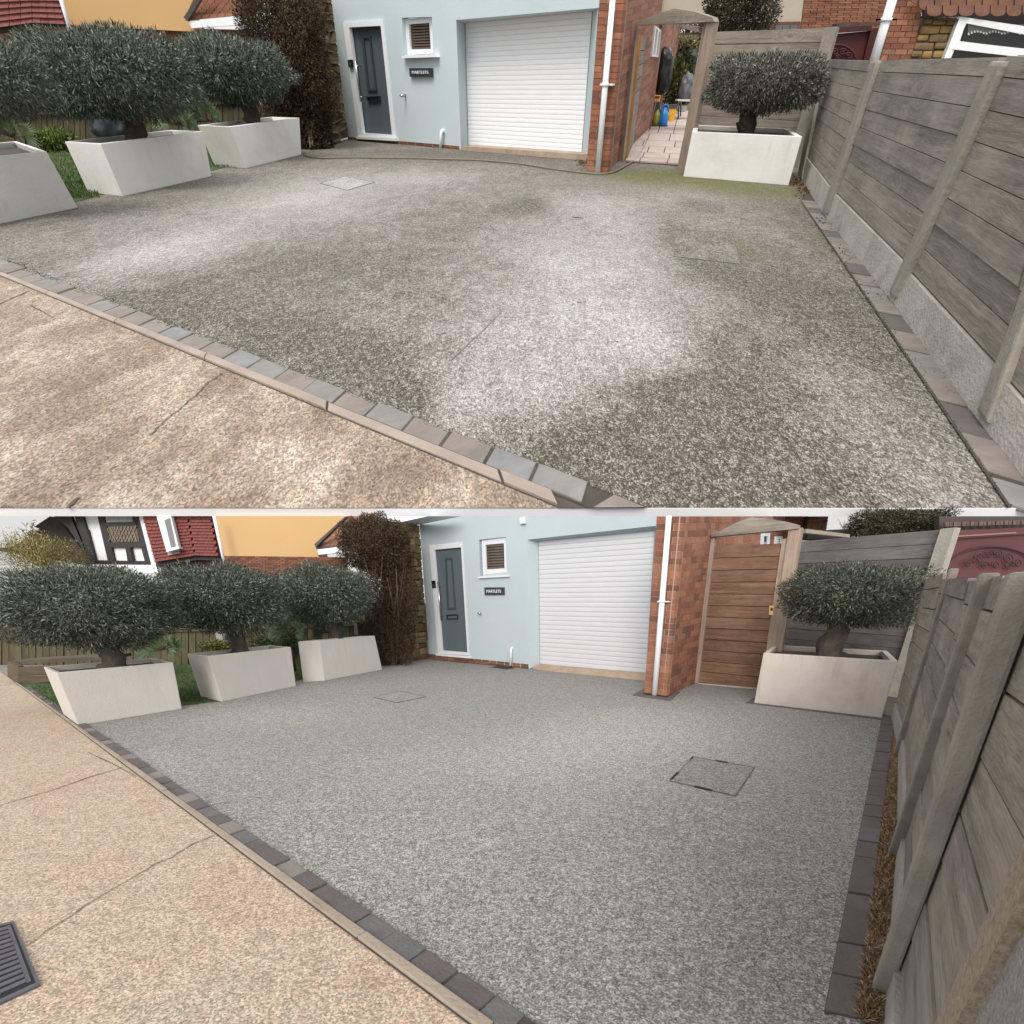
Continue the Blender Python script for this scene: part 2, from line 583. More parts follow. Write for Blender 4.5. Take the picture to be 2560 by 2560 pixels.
# ------------------------------------------------------------------ foliage
def leaves(W, name, pts, dirs, ln, wd, mat, parent, seed, bend=0.15, kind=None):
    r = np.random.default_rng(seed)
    n = len(pts)
    dirs = dirs / np.linalg.norm(dirs, axis=1, keepdims=True)
    side = np.cross(dirs, r.normal(size=(n, 3)))
    side /= np.linalg.norm(side, axis=1, keepdims=True)
    nor = np.cross(dirs, side)
    l = (ln * r.uniform(.6, 1.25, n))[:, None]
    w = (wd * r.uniform(.7, 1.2, n))[:, None]
    V = np.empty((n, 4, 3))
    V[:, 0] = pts
    V[:, 1] = pts + dirs * l * .5 + side * w * .5 + nor * l * bend * .5
    V[:, 2] = pts + dirs * l
    V[:, 3] = pts + dirs * l * .5 - side * w * .5 + nor * l * bend * .5
    V = V.reshape(-1, 3)
    base = V.mean(axis=0)
    V = V - base
    me = bpy.data.meshes.new(name)
    me.vertices.add(4 * n); me.vertices.foreach_set('co', V.ravel())
    me.loops.add(4 * n); me.loops.foreach_set('vertex_index', np.arange(4 * n))
    me.polygons.add(n)
    me.polygons.foreach_set('loop_start', np.arange(n) * 4)
    me.polygons.foreach_set('loop_total', np.full(n, 4))
    me.update()
    at = me.attributes.new('rnd', 'FLOAT', 'POINT')
    at.data.foreach_set('value', np.repeat(r.uniform(0, 1, n), 4))
    me.materials.append(mat)
    o = bpy.data.objects.new(name, me)
    COL.objects.link(o)
    base = Vector(base)
    if parent is None:
        o.matrix_world = W.M @ Matrix.Translation(base)
    else:
        _, pb, pR = BASE[parent.name]
        o.parent = parent
        o.matrix_local = (Matrix.Translation(pb) @ pR.to_4x4()).inverted() @ Matrix.Translation(base)
    BASE[o.name] = (W, base, Matrix.Identity(3))
    if kind: o['kind'] = kind
    return o


def crown_points(c, rad, n, seed, ex=2.4, shell=.32, flat=0.0, lump=.10, up=.2, out=.8):
    r = np.random.default_rng(seed)
    d = r.normal(size=(n, 3))
    d /= np.linalg.norm(d, axis=1, keepdims=True)
    q = (np.abs(d) ** ex).sum(axis=1) ** (-1.0 / ex)
    ph = r.uniform(0, 6.28, 6)
    lm = 1 + lump * (np.sin(d[:, 0] * 5 + ph[0]) * np.sin(d[:, 2] * 6 + ph[1]) + .7 * np.sin(d[:, 1] * 7 + ph[2]) * np.cos(d[:, 0] * 8 + ph[3])
                     + .5 * np.sin(d[:, 0] * 15 + ph[4]) * np.sin(d[:, 2] * 13 + ph[5]))
    t = 1 - np.abs(r.normal(size=n)) * shell
    t = np.clip(t, 0.1, 1.03)
    p = d * (q * lm * t)[:, None]
    if flat: p[:, 2] = np.where(p[:, 2] < 0, p[:, 2] * (1 - flat), p[:, 2])
    P = np.array(c) + p * np.array(rad)
    D = d * out + r.normal(size=(n, 3)) * .55 + np.array([0, 0, up])
    return P, D


def olive(W, label, cpx, rpx, base_px, soil_z, trunk_w, n, leaf_px, seed, ex=2.4, fork=True, depth=.85, tone=None, group='clipped olive trees in white planters'):
    """crown centre and half size in survey units; trunk stands on the soil of its planter"""
    tb = W.G(base_px, soil_z[1])
    tb.z = soil_z[0]
    y = tb.y
    c = W.Y(cpx, y)
    rx = (W.Y((cpx[0] + rpx[0], cpx[1]), y) - c).x
    rz = (W.Y((cpx[0], cpx[1] - rpx[1]), y).z - W.Y((cpx[0], cpx[1] + rpx[1]), y).z) / 2
    u = W.px(c)
    root = thing(W, 'olive_tree', label, 'tree', tb, group)
    bark = plain(W, 'olive_bark', (.075, .058, .045), var=.5, scale=12, rough=.95, bs=.8, fine=25)
    tw = trunk_w * u * .56
    top = Vector((tb.x * .7 + c.x * .3, c.y, c.z - rz * .45))
    k = max(1, rx * .08)
    path = []
    for i in range(9):
        t = i / 8
        p = tb.lerp(top, t)
        path.append(p + Vector((math.sin(t * 4 + seed) * tw * .3 * (t > 0), 0, 0)))
    tube(W, 'trunk', path, [tw * (1.45 - 1.0 * min(t / 3.0, .35) - .25 * t / 8) for t in range(9)], bark, root, n=12, rough=.5)
    for i in range(5):
        a = i * 1.257 + seed
        tip = c + Vector((math.cos(a) * rx * .6, math.sin(a) * rx * depth * .6, rz * .1))
        tube(W, 'limb', [path[6], path[7].lerp(tip, .45) + Vector((0, 0, -rz * .1)), tip], [tw * .6, tw * .42, tw * .15], bark, root, n=6)
    P, D = crown_points(c, (rx * .94, rx * depth, rz * .92), n, seed, ex=ex)
    m = leaf_mat(W, 'olive_leaf', *(tone or ((.018, .022, .015), (.070, .083, .058), (.24, .26, .20))))
    leaves(W, 'crown', P, D, leaf_px[0] * u, leaf_px[1] * u, m, root, seed)
    return root


def fan_leaf(W, parent, name, p, d, ln, n, mat, spread=2.2, wd=.07, seed=0, droop=.15):
    """palm fan: a stalk end with long blades radiating"""
    r = random.Random(seed)
    d = Vector(d).normalized()
    nrm = Vector((r.uniform(-.5, .5), -1, r.uniform(-.1, .6)))
    side = nrm.cross(d).normalized()
    vs, fs = [], []
    p = Vector(p)
    for i in range(n):
        a = (i / (n - 1) - .5) * spread
        q = (d * math.cos(a) + side * math.sin(a)).normalized()
        l = ln * (1 - .25 * abs(a) / spread) * r.uniform(.85, 1.05)
        w = q.cross(d.cross(side)).normalized() * ln * wd * .5
        k = len(vs)
        vs += [p, p + q * l * .55 + w, p + q * l - UP * l * droop, p + q * l * .55 - w]
        fs.append((k, k + 1, k + 2, k + 3))
    return put(W, name, vs, fs, mat, parent, recalc=False)


# ------------------------------------------------------------------ ground sheets with a per-vertex wear map
def ground_sheet(W, name, us, v_rows, mat, blobs, base_tone, moss=()):
    """rows of survey points on the ground; wear blobs = (u, v, ru, rv, amount)"""
    nu = len(us)
    pts = [W.G((u, v)) for v in v_rows for u in us]
    vs = np.array([tuple(p) for p in pts])
    fs = []
    for j in range(len(v_rows) - 1):
        for i in range(nu - 1):
            a = j * nu + i
            fs.append((a, a + 1, a + nu + 1, a + nu))
    o = put(W, name, pts, fs, mat, kind='structure', recalc=False, base=Vector((0, 0, 0)))

    def field(bl_, f0):
        f = np.full(len(vs), f0)
        for (u, v, ru, rv, amp) in bl_:
            c = W.G((u, v))
            rx = (W.G((u + ru, v)) - c).length
            ry = abs(W.G((u, v - rv)).y - W.G((u, v + rv)).y) / 2
            d2 = ((vs[:, 0] - c.x) / rx) ** 2 + ((vs[:, 1] - c.y) / ry) ** 2
            f = f + amp * np.exp(-d2)
        return f
    for nm, bl_, f0 in (('tone', blobs, base_tone), ('moss', moss, 0.0)):
        at = o.data.attributes.new(nm, 'FLOAT', 'POINT')
        at.data.foreach_set('value', field(bl_, f0))
    # normals up
    if o.data.polygons[0].normal.z < 0: o.data.flip_normals()
    return o


def flat_poly(W, name, pxs, z, mat, kind='structure', parent=None, thick=0.0, base=None):
    pts = [W.G(q, z) for q in pxs]
    if thick:
        return prism(W, name, pts, Vector((0, 0, -thick)), mat, parent, kind=kind, base=base)
    o = put(W, name, pts, [tuple(range(len(pts)))], mat, parent, kind=kind, recalc=False, base=base)
    if o.data.polygons[0].normal.z < 0: o.data.flip_normals()
    return o


def strip_blocks(W, root, name, A0, A1, B0, B1, first, step, lo, hi, z0, z1, gap, mats, jit=0.02, bev=0.0, jdir=None):
    """row of blocks between two ground lines A (A0..A1) and B (B0..B1); first/step along A in metres"""
    dA = (A1 - A0); LA = dA.length; dA.normalize()
    dB = (B1 - B0).normalized()
    r = random.Random(int(abs(first) * 1000) + 5)
    # perpendicular joints: project on B
    def onB(p):
        nrm = jdir if jdir is not None else Vector((-dA.y, dA.x, 0))
        # intersection of line p + nrm*t with B0 + dB*s
        den = nrm.x * dB.y - nrm.y * dB.x
        t = ((B0.x - p.x) * dB.y - (B0.y - p.y) * dB.x) / den
        return p + nrm * t
    i0 = int(math.floor((lo - first) / step)); i1 = int(math.ceil((hi - first) / step))
    k = 0
    for i in range(i0, i1):
        s0 = max(lo, first + i * step) + gap / 2
        s1 = min(hi, first + (i + 1) * step) - gap / 2
        if s1 - s0 < step * .1: continue
        j = [r.uniform(-jit, jit) * step for _ in range(4)]
        p0, p1 = A0 + dA * (s0 + j[0]), A0 + dA * (s1 + j[1])
        q0, q1 = onB(p0), onB(p1)
        q0, q1 = q0.lerp(p0, .02), q1.lerp(p1, .02 + abs(j[2]) * .3)
        p0_, p1_ = p0.lerp(q0, .02), p1.lerp(q1, .02)
        h = z1 + r.uniform(-.004, .004) * W.S.z
        m = mats(i) if callable(mats) else mats
        top = [Vector((p.x, p.y, h)) for p in (p0_, p1_, q1, q0)]
        bot = [Vector((p.x, p.y, z0)) for p in (p0_, p1_, q1, q0)]
        fx = Matrix((dA, Vector((-dA.y, dA.x, 0)), UP)).transposed()
        o = hexa(W, name, top, bot, m, root, frame=fx)
        if bev: bevel(o, bev, 2)
        k += 1
    return k


# ------------------------------------------------------------------ builders shared by both places
def planter(W, label, BL, BR, TL, TR, KTL, rim_px, soil=.82, stain=None, group='white rendered planters'):
    """tapered trough: four survey points of its front face and the back corner of its rim"""
    p0, p1 = W.G(BL), W.G(BR)
    # rim height: the vertical over the front corners reaches the rim line
    zs = []
    for g, t in ((p0, TL), (p1, TR)):
        d = W.ray(*t)
        tt = g.y / d.y
        zs.append((W.C + d * tt).z)
    zt = sum(zs) / 2
    t0, t1, k0 = W.G(TL, zt), W.G(TR, zt), W.G(KTL, zt)
    dm = ((p1 - p0).normalized() * 2 + (t1 - t0).normalized()).normalized()

    def straight(a, b):
        m, l = (a + b) / 2, (b - a).length / 2
        return m - dm * l, m + dm * l
    k0 = k0 - t0
    p0, p1 = straight(p0, p1); t0, t1 = straight(t0, t1)
    k0 = t0 + k0
    back = k0 - t0
    k1 = t1 + back
    q0, q1 = p0 + back, p1 + back
    root = thing(W, 'planter', label, 'planter', (p0 + p1 + q0 + q1) / 4, group)
    t = rim_px * W.px(t0)
    ef = (t1 - t0).normalized(); eb = back.normalized()
    sx = t / abs(ef.cross(eb).z)
    i0 = t0 + ef * sx + eb * sx; i1 = t1 - ef * sx + eb * sx
    j1 = k1 - ef * sx - eb * sx; j0 = k0 + ef * sx - eb * sx
    vs = [p0, p1, q1, q0, t0, t1, k1, k0, i0, i1, j1, j0, i0.lerp(p0, .4), i1.lerp(p1, .4), j1.lerp(q1, .4), j0.lerp(q0, .4)]
    fs = [(0, 1, 5, 4), (1, 2, 6, 5), (2, 3, 7, 6), (3, 0, 4, 7), (4, 5, 9, 8), (5, 6, 10, 9), (6, 7, 11, 10), (7, 4, 8, 11),
          (8, 9, 13, 12), (9, 10, 14, 13), (10, 11, 15, 14), (11, 8, 12, 15), (3, 2, 1, 0), (12, 13, 14, 15)]
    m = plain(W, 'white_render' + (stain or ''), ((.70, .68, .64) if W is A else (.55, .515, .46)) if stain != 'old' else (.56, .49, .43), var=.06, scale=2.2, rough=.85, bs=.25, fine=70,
              dirt=(.52, .48, .43) if stain != 'old' else (.36, .28, .22))
    if 'streaks' not in m:
        m['streaks'] = 1
        N, L = m.node_tree.nodes, m.node_tree.links
        pb_ = N['Principled BSDF']
        old_c = pb_.inputs['Base Color'].links[0].from_socket
        v_ = coords(N, L, (W.S.x, W.S.y, W.S.z))
        mp_ = N.new('ShaderNodeMapping'); mp_.inputs['Scale'].default_value = (9, 9, .9)
        L.new(v_, mp_.inputs['Vector'])
        sk = ramp(N, L, ntex(N, L, mp_.outputs[0], 1.6, 5, .65), [(.52, (0, 0, 0)), (.74, (1, 1, 1))])
        bl2 = ramp(N, L, ntex(N, L, v_, 2.2, 5, .65), [(.42, (0, 0, 0)), (.66, (1, 1, 1))])
        f_ = mth(N, L, 'MULTIPLY', mth(N, L, 'MULTIPLY', sk, bl2), .75 if stain else .45)
        L.new(mixc(N, L, f_, old_c, (.27, .20, .15) if stain else (.36, .34, .30)), pb_.inputs['Base Color'])
    o = put(W, 'trough', vs, fs, m, root)
    bevel(o, .008 * W.S.z, 2)
    zs_ = zt * soil
    sm = plain(W, 'dark_soil_and_shade', (.055, .042, .034), var=.4, scale=14, rough=1, bs=.8, fine=40)
    so = [a_.lerp(b_, .8 * (1 - soil)) for a_, b_ in ((i0, p0), (i1, p1), (j1, q1), (j0, q0))]
    for a_ in so: a_.z = zs_
    put(W, 'soil', so, [(0, 1, 2, 3)], sm, root)
    return root, (zs_, zt)


def brick_face(W, wall, root, c, rows, halves, depth, proud, mat, mortar, start=0.0, gap=.10, name='brick', odd=0, merge=9.0):
    """bricks in running bond on a wall patch; corners c = BL, BR, TR, TL points; halves = width in half bricks;
    bricks beyond the fraction merge are too small to pick apart and share one mesh"""
    wall.quad(cell(c, .006, .985, 0, 1), -depth, -proud, 'mortar', mortar, root)
    vs, fs = [], []
    for r in range(rows):
        b0, b1_ = r / rows, (r + 1) / rows
        g = gap / rows
        x = 0.0
        segs = [1.0] if (r + odd) % 2 else []
        while sum(segs) < halves: segs.append(2.0)
        for sgm in segs:
            x1 = min(halves, x + sgm)
            if x1 - x > .15:
                ga = .13 / halves
                a0 = start if x == 0 else x / halves + ga / 2
                a1_ = x1 / halves - (ga / 2 if x1 < halves else 0)
                if a1_ - a0 > ga:
                    q = cell(c, a0, a1_, b0 + g / 2, b1_ - g / 2)
                    d1 = rng.uniform(-.15, .15) * proud
                    if a0 < merge:
                        wall.quad(q, -depth * .8, d1, name, mat, root)
                    else:
                        k = len(vs)
                        vs += [p + wall.n * d1 for p in q] + [p - wall.n * depth * .8 for p in q]
                        fs += [tuple(k + i for i in f) for f in HEX_F]
            x = x1
            if x >= halves: break
    if vs: put(wall.W, 'brickwork', vs, fs, far_brick_mat(W), root, kind='stuff', frame=wall.R)


@cached
def far_brick_mat(W):
    m, N, L, b = new_mat('brick_clay_far')
    g = N.new('ShaderNodeNewGeometry')
    c = ramp(N, L, g.outputs['Random Per Island'], [(0.0, (.15, .068, .045)), (0.2, (.23, .088, .05)), (0.55, (.32, .122, .064)), (0.8, (.29, .14, .085)), (1.0, (.39, .165, .088))])
    L.new(c, b.inputs['Base Color'])
    b.inputs['Roughness'].default_value = 0.9
    return m


def slat_rows(wall, root, c, n, d, bulge, mat, name='slat'):
    e = wall
    for i in range(n):
        q = cell(c, .004, .996, (i + .018) / n, (i + .982) / n)
        prof = [(0, 0), (.14, .7), (.5, 1), (.86, .7), (1, 0)]
        vs = []
        for t, b_ in prof:
            vs.append(q[0].lerp(q[3], t) + wall.n * (d + bulge * b_))
            vs.append(q[1].lerp(q[2], t) + wall.n * (d + bulge * b_))
        nb = len(vs)
        vs += [q[0] + wall.n * (d - bulge), q[1] + wall.n * (d - bulge), q[3] + wall.n * (d - bulge), q[2] + wall.n * (d - bulge)]
        fs = [(2 * k, 2 * k + 1, 2 * k + 3, 2 * k + 2) for k in range(4)]
        fs += [(0, 1, nb + 1, nb), (8, 9, nb + 3, nb + 2), (nb, nb + 1, nb + 3, nb + 2), (0, 2, 4, 6, 8, nb + 2, nb), (1, 3, 5, 7, 9, nb + 3, nb + 1)]
        o = put(wall.W, name, vs, fs, mat, root, frame=wall.R)


def frame_ring(wall, name, outer, inner, d0, d1, mat, parent, k_d=None):
    """picture-frame ring from two survey quads"""
    fo = [wall.P(q, d1) for q in outer]; fi = [wall.P(q, d1) for q in inner]
    bo = [p + wall.n * (d0 - d1) for p in fo]; bi = [p + wall.n * (d0 - d1) for p in fi]
    vs = fo + fi + bo + bi
    fs = []
    for i in range(4):
        j = (i + 1) % 4
        fs += [(i, j, 4 + j, 4 + i), (8 + i, 12 + i, 12 + j, 8 + j), (i, 8 + i, 8 + j, j), (4 + i, 4 + j, 12 + j, 12 + i)]
    return put(wall.W, name, vs, fs, mat, parent, frame=wall.R)


def text_mesh(W, name, s, wall, px_box, d, mat, parent):
    cu = bpy.data.curves.new('txt', 'FONT')
    cu.body = s
    cu.align_x, cu.align_y = 'CENTER', 'CENTER'
    cu.extrude = 0.02
    to = bpy.data.objects.new('txt', cu)
    COL.objects.link(to)
    bpy.context.view_layer.update()
    me = bpy.data.meshes.new_from_object(to.evaluated_get(bpy.context.evaluated_depsgraph_get()))
    bpy.data.objects.remove(to)
    co = np.array([v.co[:] for v in me.vertices])
    lo, hi = co.min(0), co.max(0)
    c = [wall.P(q, d) for q in px_box]
    vs = []
    for x, y, z in co:
        a = (x - lo[0]) / (hi[0] - lo[0]); b_ = (y - lo[1]) / (hi[1] - lo[1])
        vs.append(lerp2(c, a, b_) + wall.n * (z / max(hi[2], 1e-6)) * .006 * W.S.y * .3)
    return put(W, name, vs, [tuple(p.vertices) for p in me.polygons], mat, parent, recalc=False)


def house(W, q):
    """the pale blue garage house: q = dictionary of survey points"""
    S = W.S.z
    D = W.S.y
    H = Wall(W, q['base'][0], q['base'][1])
    root = thing(W, 'garage_house', q['label'], 'house', H.pt(H.L * .5, 0))
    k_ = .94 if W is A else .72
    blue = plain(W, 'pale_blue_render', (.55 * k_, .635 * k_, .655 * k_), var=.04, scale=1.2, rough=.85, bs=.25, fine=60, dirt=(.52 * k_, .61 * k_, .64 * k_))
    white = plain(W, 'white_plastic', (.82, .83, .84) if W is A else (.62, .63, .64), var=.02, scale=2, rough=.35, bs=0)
    dep = .14 * D
    wind = .07 * D
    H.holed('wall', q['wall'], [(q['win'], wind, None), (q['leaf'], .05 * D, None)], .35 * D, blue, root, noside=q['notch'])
    go, gi = [H.P(p) for p in q['garage']], [H.P(p, -dep) for p in q['gdoor']]
    put(W, 'door_reveal', go + gi, [(0, 3, 7, 4), (3, 2, 6, 7), (2, 1, 5, 6)], blue, root, frame=H.R)
    # brick plinth
    pm = brick_mat(W, .35)
    pl = [H.P(p) for p in q['plinth']]
    for seg in range(14):
        for row in range(2):
            H.quad(cell(pl, (seg + .04) / 14, (seg + .96) / 14, (row + .06) / 2, (row + .94) / 2), -.02 * D, .006 * D, 'brick', pm, root)
    # front door
    door = H.box('door', q['leaf'], -.10 * D, -.03 * D, plain(W, 'slate_grey_door_paint', (.085, .105, .118), var=.04, scale=1.5, rough=.45, bs=.1), root)
    frame_ring(H, 'frame', q['dframe'], q['leaf'], -.02 * D, .012 * D, white, door)
    H.box('doorstep', q['dsill'], .0, .03 * D, white, door)
    dk = plain(W, 'grey_door_moulding', (.045, .058, .066), var=.03, scale=2, rough=.4, bs=0)
    frame_ring(H, 'panel_moulding', q['panel'], q['panel_in'], -.03 * D, -.018 * D, dk, door)
    frame_ring(H, 'letterbox', q['lbox'], q['lbox_in'], -.03 * D, -.012 * D, plain(W, 'dark_letterbox', (.02, .022, .025), rough=.3, bs=0), door)
    steel = plain(W, 'brushed_steel', (.55, .56, .57), var=.05, rough=.3, metal=1.0, bs=0)
    u = W.px(H.P(q['handle'][0]))
    h0, h1 = H.P(q['handle'][0], .02 * D), H.P(q['handle'][1], .02 * D)
    hv = [h0, h1]
    tube(W, 'handle', hv, .75 * u, steel, door, n=8)
    for t in (.12, .88):
        p = h0.lerp(h1, t)
        tube(W, 'handle_mount', [p, p - H.n * .05 * D], .5 * u, steel, door, n=6)
    bell = H.box('doorbell', q['bell'], .012 * D, .03 * D, plain(W, 'black_plastic', (.012, .012, .013), rough=.3, bs=0), root)
    bc_ = lerp2([H.P(p, .031 * D) for p in q['bell']], .5, .35)
    vs = [bc_ + (H.e * math.cos(a) + UP * math.sin(a)) * 1.3 * u for a in [k * math.pi / 6 for k in range(12)]]
    prism(W, 'bell_button', vs, H.n * .004 * D, steel, bell)
    # small window
    win = thing_part(W, 'window', H.P(q['win'][0]), root)
    frame_ring(H, 'frame', q['wframe'], q['glass'], -.07 * D, -.03 * D, white, win)
    H.box('pane', q['glass'], -.062 * D, -.055 * D, glass_mat(W, (.02, .016, .013)), win)
    gq = [H.P(p, -.05 * D) for p in q['glass']]
    bm_ = plain(W, 'brown_slatted_blind', (.11, .08, .06), var=.2, scale=6, rough=.6, bs=0)
    for i in range(9):
        H.quad(cell(gq, .03, .97, (i + .1) / 9, (i + .72) / 9), .0, .004 * D, 'blind_slat', bm_, win)
    H.box('sill', q['wsill'], -.05 * D, .035 * D, white, win)
    # roller garage door
    gd = thing_part(W, 'garage_door', H.P(q['gdoor'][0]), root)
    c = [H.P(p, -dep) for p in q['gdoor']]
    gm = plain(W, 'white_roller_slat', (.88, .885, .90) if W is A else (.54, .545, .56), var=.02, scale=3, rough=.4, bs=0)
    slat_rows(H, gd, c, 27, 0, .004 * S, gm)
    H.quad(cell(c, -.03, 1.03, -.01, 1.02), -.05 * D, -.02 * D, 'backing', plain(W, 'grey_seal', (.30, .31, .32), rough=.7, bs=0), gd)
    H.box('threshold', q['thresh'], -dep * 1.05, .03 * D, plain(W, 'tan_concrete', (.40, .31, .23), var=.2, scale=6, rough=.9, bs=.4, dirt=(.22, .15, .10)), root)
    # tap and stub pipe
    tp = H.P(q['tap'], .0)
    uu = W.px(tp)
    tap = tube(W, 'tap', [tp, tp + H.n * .05 * D], 1.0 * uu, steel, root, n=8)
    tube(W, 'tap_lever', [tp + H.n * .05 * D - H.e * 1.8 * uu, tp + H.n * .05 * D + H.e * 1.8 * uu], .5 * uu, steel, tap, n=6)
    p1, p0 = H.P(q['pipe'][0], .03 * D), H.P(q['pipe'][1], .03 * D)
    tube(W, 'waste_pipe', [p0, p1, p1 + UP * uu * .8 - H.n * .01 * D, p1 + UP * uu * 1.2 - H.n * .05 * D], [1.5 * uu] * 4, white, root, n=10)
    # brick pier: front and flank
    Fw = Wall(W, q['pier'][0], q['pier'][1])
    cF = [Fw.P(p) for p in q['pier']]
    Sw = Wall(W, q['flank'][0], q['flank'][1])
    cS = [Sw.P(p) for p in q['flank']]
    cS[0] = cF[1].copy(); cS[3] = cF[2].copy()
    # clean vertical wedge so the two faces share the corner
    mort = plain(W, 'pale_mortar', (.36, .27, .21), var=.15, scale=8, rough=1, bs=.3)
    br_m = brick_mat(W)
    brick_face(W, Fw, root, cF, q['rows'], 3, .06 * D, .008 * D * .5, br_m, mort)
    brick_face(W, Sw, root, cS, q['rows'], q['halves'], .05 * W.S.x, .010 * W.S.x * .5, br_m, mort, start=.05 * D / (cS[1] - cS[0]).length, odd=1, merge=q['merge'])
    return root, H, Fw, Sw


def thing_part(W, name, base, parent):
    """an Empty part that carries sub-parts"""
    o = bpy.data.objects.new(name, None)
    COL.objects.link(o)
    o.empty_display_size = .1
    _, pb, pR = BASE[parent.name]
    o.parent = parent
    o.matrix_local = (Matrix.Translation(pb) @ pR.to_4x4()).inverted() @ Matrix.Translation(base)
    BASE[o.name] = (W, Vector(base), Matrix.Identity(3))
    return o


def drainpipe(W, label, wall, top, bot, wpx, bracket, d, lean=None):
    p1, p0 = wall.P(top, d), wall.P(bot, d)
    u = W.px(p0)
    white = plain(W, 'white_plastic', (.82, .83, .84), var=.02, scale=2, rough=.35, bs=0)
    root = thing(W, 'drainpipe', label, 'drainpipe', p0)
    tube(W, 'pipe', [p0, p0.lerp(p1, .5), p1], [wpx * u / 2, wpx * u / 2, wpx * W.px(p1) / 2 * 1.05], white, root, n=14)
    if bracket:
        b = wall.P(bracket, d)
        t = (b.z - p0.z) / (p1.z - p0.z)
        c = p0.lerp(p1, t)
        r = wpx * u / 2 * 1.25
        tube(W, 'collar', [c - UP * u * 1.0, c + UP * u * 1.0], r, white, root, n=14)
        wall.quad([c + wall.e * s + UP * z for s, z in ((-r * 1.9, -u * .5), (r * 1.9, -u * .5), (r * 1.9, u * .5), (-r * 1.9, u * .5))], -d * .9, -d * .3, 'bracket', white, root)
    return root


def boards(wall, root, c, n, d0, d1, mat, name='board', heights=None, gap=.035, jit=.006):
    hs = heights or [1.0] * n
    tot = sum(hs)
    wall.quad(c, d0 * 1.3, d0 * .8, 'backing', plain(wall.W, 'dark_backing_wood', (.07, .06, .05), var=.4, scale=8, rough=.95, bs=.3), root)
    b = 0.0
    for h in hs:
        b1_ = b + h / tot
        g = gap / n
        q = cell(c, 0, 1, b + g / 2, b1_ - g / 2)
        j = rng.uniform(-1, 1) * jit * abs(wall.W.S.x)
        wall.quad(q, d0, d1 + j, name, mat, root)
        b = b1_


def fence_post(W, wall, base, top, ds, d0, d1, mat, root, wob=.0):
    """square concrete post: survey points of its near front edge, ds = width along the fence (away), d0..d1 offset"""
    b = wall.P(base, d1); t = wall.P(top, d1)
    lo = b.copy(); lo.z = 0
    # extend the leaning edge to the ground
    if abs(t.z - b.z) > 1e-6:
        k = (0 - b.z) / (t.z - b.z)
        lo = b + (t - b) * k
    e = wall.e * ds
    f = [lo, lo + e, t + e, t]
    bk = [p + wall.n * (d0 - d1) for p in f]
    o = hexa(W, 'post', f, bk, mat, root, frame=Matrix((UP, wall.n, UP.cross(wall.n))).transposed())
    bevel(o, .008 * W.S.x, 2)
    return o

# ================================================================== UPPER PLACE: the driveway before cleaning
W = A
# ---- ground
us = list(np.linspace(-70, 1094, 190))
rows = list(np.linspace(507.8, 250, 110)) + list(np.linspace(248, 120, 70))
blobsA = [(130, 262, 60, 16, .42), (186, 244, 60, 18, .42), (312, 192, 62, 20, .45), (424, 177, 50, 8, .35), (617, 214, 80, 22, .34), (590, 265, 80, 32, .34), (570, 330, 105, 40, .36),
          (535, 388, 85, 32, .32), (660, 345, 40, 30, .28), (470, 400, 30, 40, .25), (690, 196, 30, 8, .25), (560, 200, 60, 8, .2),
          (150, 312, 75, 26, -.40), (265, 338, 50, 22, -.50), (360, 358, 48, 24, -.52), (400, 398, 34, 22, -.45), (320, 262, 130, 28, -.16), (40, 262, 40, 16, -.2),
          (528, 205, 26, 10, -.55), (687, 240, 24, 32, -.42), (700, 205, 20, 8, -.3), (780, 290, 90, 60, -.26), (740, 370, 60, 50, -.25), (676, 388, 60, 18, -.55), (640, 450, 110, 55, -.52),
          (760, 470, 110, 60, -.30), (560, 470, 50, 22, -.35), (905, 420, 60, 55, .14), (850, 235, 40, 40, -.2), (120, 205, 70, 9, -.25), (470, 155, 160, 6, -.2), (450, 215, 50, 20, -.12)]
mossA = [(690, 178, 90, 10, 1.1), (770, 192, 60, 10, .8), (640, 174, 40, 5, .6), (740, 250, 40, 12, .4), (250, 190, 90, 8, .25), (860, 260, 30, 60, .3)]
ground_sheet(W, 'gravel_driveway', us, rows, gravel_mat(W, True), [(b_[0], b_[1], b_[2], b_[3], b_[4] + (-.02 if b_[4] > .2 else -.04)) for b_ in blobsA] + [(600, 290, 130, 85, .24), (290, 205, 170, 28, .20), (860, 420, 70, 70, .10)], .21, mossA)

flat_poly(W, 'ground', [(-900, 260), (1900, 260), (1000, 81), (24, 81)], -.06 * W.S.z, plain(W, 'dark_garden_soil', (.07, .06, .035), var=.5, scale=1, rough=1, bs=.5, fine=20))
L0 = (W.G((-60, 251)), W.G((558.5, 507.8)))
L1 = (W.G((-60, 248.4)), W.G((588.3, 507.8)))
L2 = (W.G((-60, 236.2)), W.G((648, 507.2)))
S = W.S
zk = .012 * S.z
flat_poly(W, 'concrete_road', [(-60, 251), (558.5, 507.8), (-700, 507.8), (-700, 251)], .012, road_mat(W))
# joints and cracks in the road
crack = plain(W, 'dark_joint', (.11, .08, .06), var=.5, rough=1, bs=0)


def crack_strip(W, name, pxs, wpx, z, mat):
    pts = [W.G(p, z) for p in pxs]
    vs, fs = [], []
    for i, p in enumerate(pts):
        t = pts[min(i + 1, len(pts) - 1)] - pts[max(i - 1, 0)]
        n = Vector((-t.y, t.x, 0)).normalized()
        w = wpx * W.px(p) * .5 * rng.uniform(.6, 1.4)
        vs += [p + n * w, p - n * w]
    for i in range(len(pts) - 1):
        fs.append((2 * i, 2 * i + 1, 2 * i + 3, 2 * i + 2))
    o = put(W, name, vs, fs, mat, kind='structure', recalc=False)
    if o.data.polygons[0].normal.z < 0: o.data.flip_normals()
    return o


